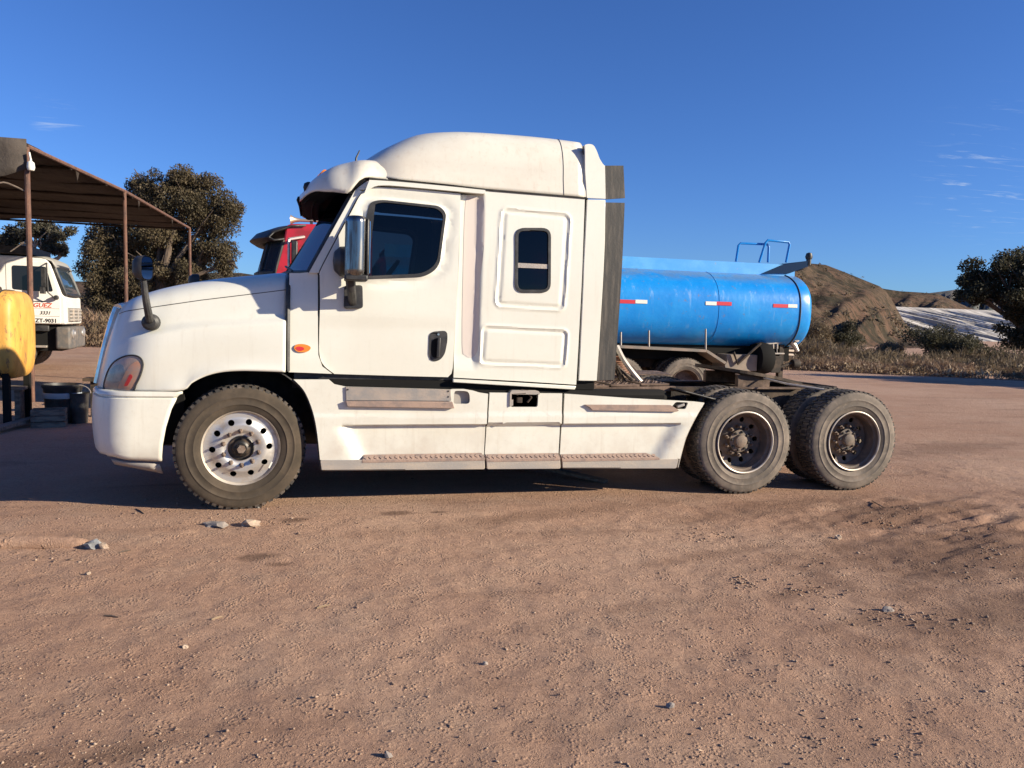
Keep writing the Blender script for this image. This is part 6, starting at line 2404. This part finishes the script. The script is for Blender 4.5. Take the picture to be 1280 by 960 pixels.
# trees farther round to the right, out of the picture: their shade lies across the yard in front of the scrub
for k, (x, y, h, s) in enumerate(((33.0, 15.8, 6.6, 2.1), (37.5, 14.2, 8.0, 2.4), (43.0, 12.0, 9.0, 2.6))):
    tree('carob_tree', ['dark tree standing outside the right edge, first of the row along the yard', 'dark tree standing outside the right edge, second of the row along the yard', 'dark tree standing outside the right edge, last of the row along the yard'][k],
         (x, y, 0), [((x, y, h * 0.62), (s, s * 0.8, h * 0.36)), ((x + s * 0.5, y + 0.5, h * 0.5), (s * 0.8, s * 0.7, h * 0.3)), ((x - s * 0.6, y, h * 0.45), (s * 0.7, s * 0.6, h * 0.28))], 9000, 0.30, M['leaf_dark'], M['bark'], 0.3, 0.4, seed=30 + k, sub=10, group='trees along the right of the yard')

# ------------------------------------------------------------------ dry scrub along the far side of the yard
def scrub(name, label, x0, x1, yfun, depth, h, count, m, seed, clump=0.9, bw=0.035, cat='scrub'):
    rng = np.random.default_rng(seed)
    x = rng.uniform(x0, x1, count)
    dy = rng.random(count) ** 1.3 * depth
    y = np.array([yfun(a) for a in x]) + dy
    hh = h * (0.35 + 0.9 * np.clip(fbm(x * clump, y * clump * 0.7, seed, 3) + 0.5, 0, 1.2)) * (0.5 + 0.6 * rng.random(count)) * np.clip(0.35 + dy / (depth * 0.35), 0, 1)
    keep = fbm(x * clump * 0.8, y * clump * 0.6, seed + 3, 2) > -0.14
    x, y, hh, dy = x[keep], y[keep], hh[keep], dy[keep]
    n = len(x)
    lean = rng.normal(size=(n, 2)) * 0.42
    z0 = hh * rng.random(n) * 0.65
    b = np.stack([x, y, z0], 1)
    tip = b + np.stack([lean[:, 0] * hh * 0.6, lean[:, 1] * hh * 0.6, (hh - z0) * (0.5 + 0.5 * rng.random(n))], 1)
    mid = (b + tip) / 2 + rng.normal(size=(n, 3)) * 0.05
    a = rng.random(n) * math.pi
    w = np.stack([np.cos(a), np.sin(a), rng.normal(size=n) * 0.5], 1) * (bw * (0.6 + rng.random(n)))[:, None]
    V = np.stack([b - w * 0.3, mid - w, tip, mid + w], 1).reshape(-1, 3)
    o = mesh_np(name, V, np.arange(n * 4).reshape(-1, 4), m, False)
    tag(o, label, cat, kind='stuff')
    return o


M['scrub_red'] = leaf_mat('dry_red_weed', (0.20, 0.125, 0.08), (0.29, 0.19, 0.125), (0.155, 0.125, 0.075), 0.2)
M['scrub_brown'] = leaf_mat('dry_brown_scrub', (0.155, 0.115, 0.07), (0.23, 0.17, 0.11), (0.115, 0.09, 0.055), 0.2)
M['straw'] = leaf_mat('pale_straw', (0.36, 0.26, 0.17), (0.46, 0.35, 0.23), (0.25, 0.18, 0.12), 0.2)
e0, e1 = G(1000, 463), G(1280, 476)
sl_ = (e1.y - e0.y) / (e1.x - e0.x)
edge_y = lambda x: e0.y + sl_ * (x - e0.x)
scrub('dry_weeds', 'low reddish dry weeds along the far edge of the yard', -2, 34, lambda x: edge_y(max(x, 4)), 4.5, 0.62, 60000, M['scrub_red'], 41, 0.9, 0.016)
scrub('dry_scrub', 'taller brown scrub behind the reddish weeds', -4, 44, lambda x: edge_y(max(x, 4)) + 3.5, 12, 1.2, 90000, M['scrub_brown'], 43, 0.35, 0.022)
scrub('dry_weeds', 'dead straw-coloured weed stalks along the very front of the scrub', 8, 34, lambda x: edge_y(x) - 0.35, 2.0, 0.5, 4200, M['straw'], 47, 1.4, 0.022)
scrub('dry_scrub', 'brown weeds on the rise behind the white lorry', -34, -9, lambda x: 38.0, 10, 1.7, 30000, M['scrub_red'], 51, 0.3, 0.03)
for k, (u, v, D, s, lab) in enumerate(((1172, 424, 44, 1.6, 'rounded dark bush on the scrub line left of the dark tree'), (1205, 432, 42, 1.3, 'low dark bush right beside the foot of the dark tree'),
                                       (1052, 418, 56, 1.3, 'dark bush on the lower slope right of the blue tank'), (1110, 436, 50, 1.0, 'small brown bush in the middle of the scrub'),
                                       (1022, 412, 55, 1.5, 'brown bush at the foot of the hill just right of the blue tank'), (265, 340, 70, 2.6, 'pale bush on the skyline between tractor bonnet and red cab'), (400, 352, 55, 2.6, 'bush on the skyline behind the red cab'))):
    c = AT(u, v, D)
    rng = np.random.default_rng(60 + k)
    cen = [(c.x + rng.normal() * s * 0.5, c.y + rng.normal() * s * 0.4, max(0.25, c.z - 0.3 + rng.normal() * s * 0.22)) for _ in range(12)]
    V, Fc = leaves(cen, [(s * 0.5, s * 0.5, s * 0.42)] * 12, 9000, 0.09, 0.0, rng, 0.3)
    V[:, 2] = np.maximum(V[:, 2], 0.02)
    t = thing('bush', lab, 'bush', (c.x, c.y, 0), 0, 'bushes beyond the yard')
    o = mesh_np('foliage', V, Fc, M['leaf_grey'] if k in (5,) else (M['scrub_brown'] if k in (3, 4, 5, 6) else M['leaf_dark']), False)
    o.parent = t
    o.matrix_parent_inverse = wm(t).inverted()
    mb = MB()
    for j in range(5):
        e = Vector(cen[j])
        mb.tube([(c.x, c.y, -0.05), ((c.x + e.x) / 2, (c.y + e.y) / 2, e.z * 0.6), tuple(e)], [0.07, 0.05, 0.02], 5)
    mb.build('stem', M['bark'], t)
def hillside_scrub(hill, label, n, size, m, seed):
    rng = np.random.default_rng(seed)
    co = np.empty(len(hill.data.vertices) * 3, np.float32)
    hill.data.vertices.foreach_get('co', co)
    co = co.reshape(-1, 3)
    co = co[(co[:, 2] > 0.5)]
    dens = fbm(co[:, 0] * 0.05, co[:, 1] * 0.05, seed, 3)
    pr = np.clip(dens + 0.35, 0.02, 1) ** 2
    P = co[rng.choice(len(co), n, p=pr / pr.sum())] + rng.normal(size=(n, 3)) * np.array([1.2, 1.2, 0])
    s = size * (0.4 + 1.1 * rng.random(n) ** 2)
    V, Fc = leaves(P + np.array([0, 0, 0.2]), np.stack([s, s, s * 0.6], 1), n * 16, size * 0.42, 0.0, rng, 0.3)
    o = mesh_np('hillside_scrub', V, Fc, m, False)
    tag(o, label, 'scrub', kind='stuff')


_hills = [o for o in bpy.data.objects if o.name.startswith('hill')]
hillside_scrub(_hills[0], 'dark low shrubs dotted over the brown hill right of the blue tank', 420, 0.7, M['scrub_brown'], 91)
hillside_scrub(_hills[0], 'darker bushes in the gullies of the brown hill', 110, 1.0, M['leaf_dark'], 95)
hillside_scrub(_hills[1], 'low shrubs dotted over the hill beyond the pale tip', 350, 1.2, M['scrub_brown'], 92)
pp_ = AT(1063, 424, 70)
pole = thing('utility_pole', 'thin pale pole standing in the scrub in front of the hill', 'pole', (pp_.x, pp_.y, 0))
MB().tube([(pp_.x, pp_.y, 0), (pp_.x, pp_.y, AT(1063, 404, 70).z)], 0.09, 8).build('shaft', M['pale_stone'], pole)
MB().bar((pp_.x - 0.3, pp_.y, AT(1063, 405, 70).z), (pp_.x + 0.35, pp_.y, AT(1063, 405, 70).z), 0.08, 0.08).build('cross_arm', M['pale_stone'], pole)

# ------------------------------------------------------------------ stones, twigs and gravel
def rock_mesh(name, m, seed, sub=2):
    bm = bmesh.new()
    bmesh.ops.create_icosphere(bm, subdivisions=sub, radius=1.0)
    rd = np.random.default_rng(seed)
    off = rd.random(3) * 50
    for v in bm.verts:
        n = float(fbm(np.array([v.co.x * 1.6 + off[0] + v.co.z * 1.3]), np.array([v.co.y * 1.6 + off[1] - v.co.z * 0.7]), seed, 4, 0.65)[0])
        v.co *= 1 + 0.75 * n
        v.co.z = max(v.co.z, -0.35)
    me = bpy.data.meshes.new(name)
    bm.to_mesh(me)
    bm.free()
    me.materials.append(m)
    return me


def rock(u, v, wpx, hpx, m, label, seed, rz=0.0, cat='rock', name='rock'):
    p = G(u, v)
    D = (p - cam.location).dot(Vector(_f))
    o = bpy.data.objects.new(name, rock_mesh(name, m, seed))
    scene.collection.objects.link(o)
    w, h = wpx * D / F_PX / 2 * (0.95 if wpx > 20 else 0.72), hpx * D / F_PX / 1.7
    o.location = (p.x, p.y, gz(p.x, p.y) + h * 0.25)
    o.scale = (w, w * 0.75, h)
    o.rotation_euler = (0, 0, rz)
    tag(o, label, cat)


rock(117, 683, 24, 13, M['grey_stone'], 'grey rock at the end of the dust-covered beam', 3)
rock(130, 685, 15, 9, M['pale_stone'], 'pale stone leaning against the grey rock', 4)
rock(314, 656, 26, 10, M['pale_stone'], 'pale flat stone on the dirt just in front of the front wheel', 5)
rock(270, 655, 34, 7, M['stone'], 'flat dark slab of stone left of the pale flat stone', 6, R(-12))
rock(322, 634, 12, 12, M['hub'], 'dark stone wedged against the front tyre', 7)
rock(110, 717, 10, 5, M['pale_stone'], 'small pale stone below the dust-covered beam', 10)
rock(232, 807, 10, 6, M['pale_stone'], 'pale pebble on the open dirt, lower left', 11)
rock(606, 826, 11, 6, M['stone'], 'brown pebble near the bottom middle of the dirt', 12)
rock(838, 882, 14, 8, M['stone'], 'dark stone near the bottom edge, right of the middle', 13)
rock(1048, 672, 12, 7, M['pale_stone'], 'white pebble on the churned dirt behind the rear wheels', 14)
rock(1110, 765, 20, 8, M['stone'], 'dark clod at the lower right on the churned dirt', 15)
rock(486, 944, 16, 9, M['stone'], 'brown stone at the bottom edge', 16)
a, b = G(-30, 682), G(98, 681)
bt_ = MB().tube(smooth([(a.x, a.y, 0.0), ((a.x + b.x) / 2, (a.y + b.y) / 2 + 0.01, 0.008), (b.x, b.y, -0.005), (b.x + 0.04, b.y, -0.03)], 4), [0.055] * 9 + [0.052, 0.045, 0.03, 0.012], 10).build('beam', M['ground'], None, smooth=60)
tag(bt_, 'round beam half buried and covered with dust at the left edge', 'beam')
for k, (u, v, du, dv, lab) in enumerate(((150, 690, 14, -3, 'short dark stick right of the grey rock'), (170, 636, 10, 6, 'broken stick on the edge of the long shadow'), (130, 767, 18, 2, 'thin dark twig at the lower left'),
                                         (264, 772, 14, -4, 'pale straw stalk left of the middle'), (396, 757, 16, -4, 'pale straw stalk right of the other, near the middle'), (1090, 628, 20, 12, 'pale splinter of wood by the rearmost wheel'))):
    p, q = G(u, v), G(u + du, v + dv)
    z0 = max(gz(p.x, p.y), gz(q.x, q.y)) + 0.003
    o = MB().tube([(p.x, p.y, z0), ((p.x + q.x) / 2, (p.y + q.y) / 2, z0 + 0.003), (q.x, q.y, z0)], [0.005, 0.006, 0.003], 5).build('twig', M['straw'] if k in (3, 4, 5) else M['bark'], None)
    tag(o, lab, 'twig')
# board lying under the tractor
p, q = G(650, 592), G(757, 604)
o = MB().bar((p.x, p.y + 0.25, 0.10), (q.x, q.y, 0.02), 0.10, 0.03).build('board', M['wood'], None)
tag(o, 'pale board lying under the tractor beside the rear wheels', 'board')


def scatter_gravel(name, label, n, smin, smax, m, seed, power=2.2, patches=None):
    rng = np.random.default_rng(seed)
    base = np.array([(1, 0, 0), (-1, 0, 0), (0, 1, 0), (0, -1, 0), (0, 0, 1), (0, 0, -0.5)], float)
    tri = np.array([(0, 2, 4), (2, 1, 4), (1, 3, 4), (3, 0, 4), (2, 0, 5), (1, 2, 5), (3, 1, 5), (0, 3, 5)])
    if patches is None:
        u = rng.uniform(-60, 1340, n)
        v = 560 + (rng.random(n) ** 0.8) * 430
    else:
        k = rng.integers(0, len(patches), n)
        pa = np.array(patches, float)[k]
        u = pa[:, 0] + rng.normal(size=n) * pa[:, 2]
        v = pa[:, 1] + rng.normal(size=n) * pa[:, 3]
    P = np.array([tuple(G(a, b)) for a, b in zip(u, v)])
    bare = fbm(P[:, 0] * 1.1, P[:, 1] * 1.1, seed + 2, 3) > (-0.12 if patches is None else -9)
    P = P[bare]
    n = len(P)
    P[:, 2] = ground_z(P[:, 0], P[:, 1])
    s = smin + (smax - smin) * rng.random(n) ** power
    A = rng.random(n) * 2 * math.pi
    sc = np.stack([s * (0.7 + 0.6 * rng.random(n)), s * (0.7 + 0.6 * rng.random(n)), s * (0.45 + 0.4 * rng.random(n))], 1)
    B = base[None] * (1 + 0.35 * rng.normal(size=(n, 6, 1))) + rng.normal(size=(n, 6, 3)) * 0.16
    B = B * sc[:, None, :]
    ca, sa = np.cos(A)[:, None], np.sin(A)[:, None]
    X = B[:, :, 0] * ca - B[:, :, 1] * sa
    Y = B[:, :, 0] * sa + B[:, :, 1] * ca
    V = np.stack([X, Y, B[:, :, 2]], 2) + P[:, None, :] + np.array([0, 0, 0.15])[None, None, :] * s[:, None, None]
    Fc = (tri[None] + (np.arange(n) * 6)[:, None, None]).reshape(-1, 3)
    o = mesh_np(name, V.reshape(-1, 3), Fc, m, False)
    tag(o, label, 'gravel', kind='stuff')
    return o


gm = leaf_mat('mixed_grit', (0.24, 0.155, 0.11), (0.40, 0.29, 0.21), (0.30, 0.20, 0.145), 0.0)
gd = leaf_mat('dark_grit', (0.12, 0.08, 0.06), (0.22, 0.15, 0.11), (0.17, 0.11, 0.08), 0.0)
scatter_gravel('gravel', 'fine pale grit scattered over the dirt', 4600, 0.0026, 0.010, gm, 71, 2.6)
scatter_gravel('gravel', 'scattered darker pebbles on the dirt', 260, 0.004, 0.012, gd, 72, 2.6)
scatter_gravel('gravel', 'finest grit and crumbs of dry earth over the whole near yard', 17000, 0.0012, 0.0045, gm, 75, 1.6)
PATCH = [(1010, 738, 24, 5), (1110, 770, 46, 8), (1165, 778, 40, 6), (1235, 712, 34, 10), (1120, 640, 30, 6), (1200, 665, 30, 8), (890, 668, 26, 6), (930, 730, 10, 4), (1245, 690, 20, 6), (1105, 655, 30, 4), (60, 690, 50, 10), (330, 650, 30, 8), (180, 640, 60, 10), (1040, 700, 60, 14)]
scatter_gravel('clods', 'broken clods of dirt thrown up by turning wheels', 480, 0.003, 0.017, gd, 73, 2.4, PATCH)
scatter_gravel('clods', 'pale crumbs of dirt among the darker clods', 700, 0.003, 0.014, gm, 74, 2.4, PATCH)
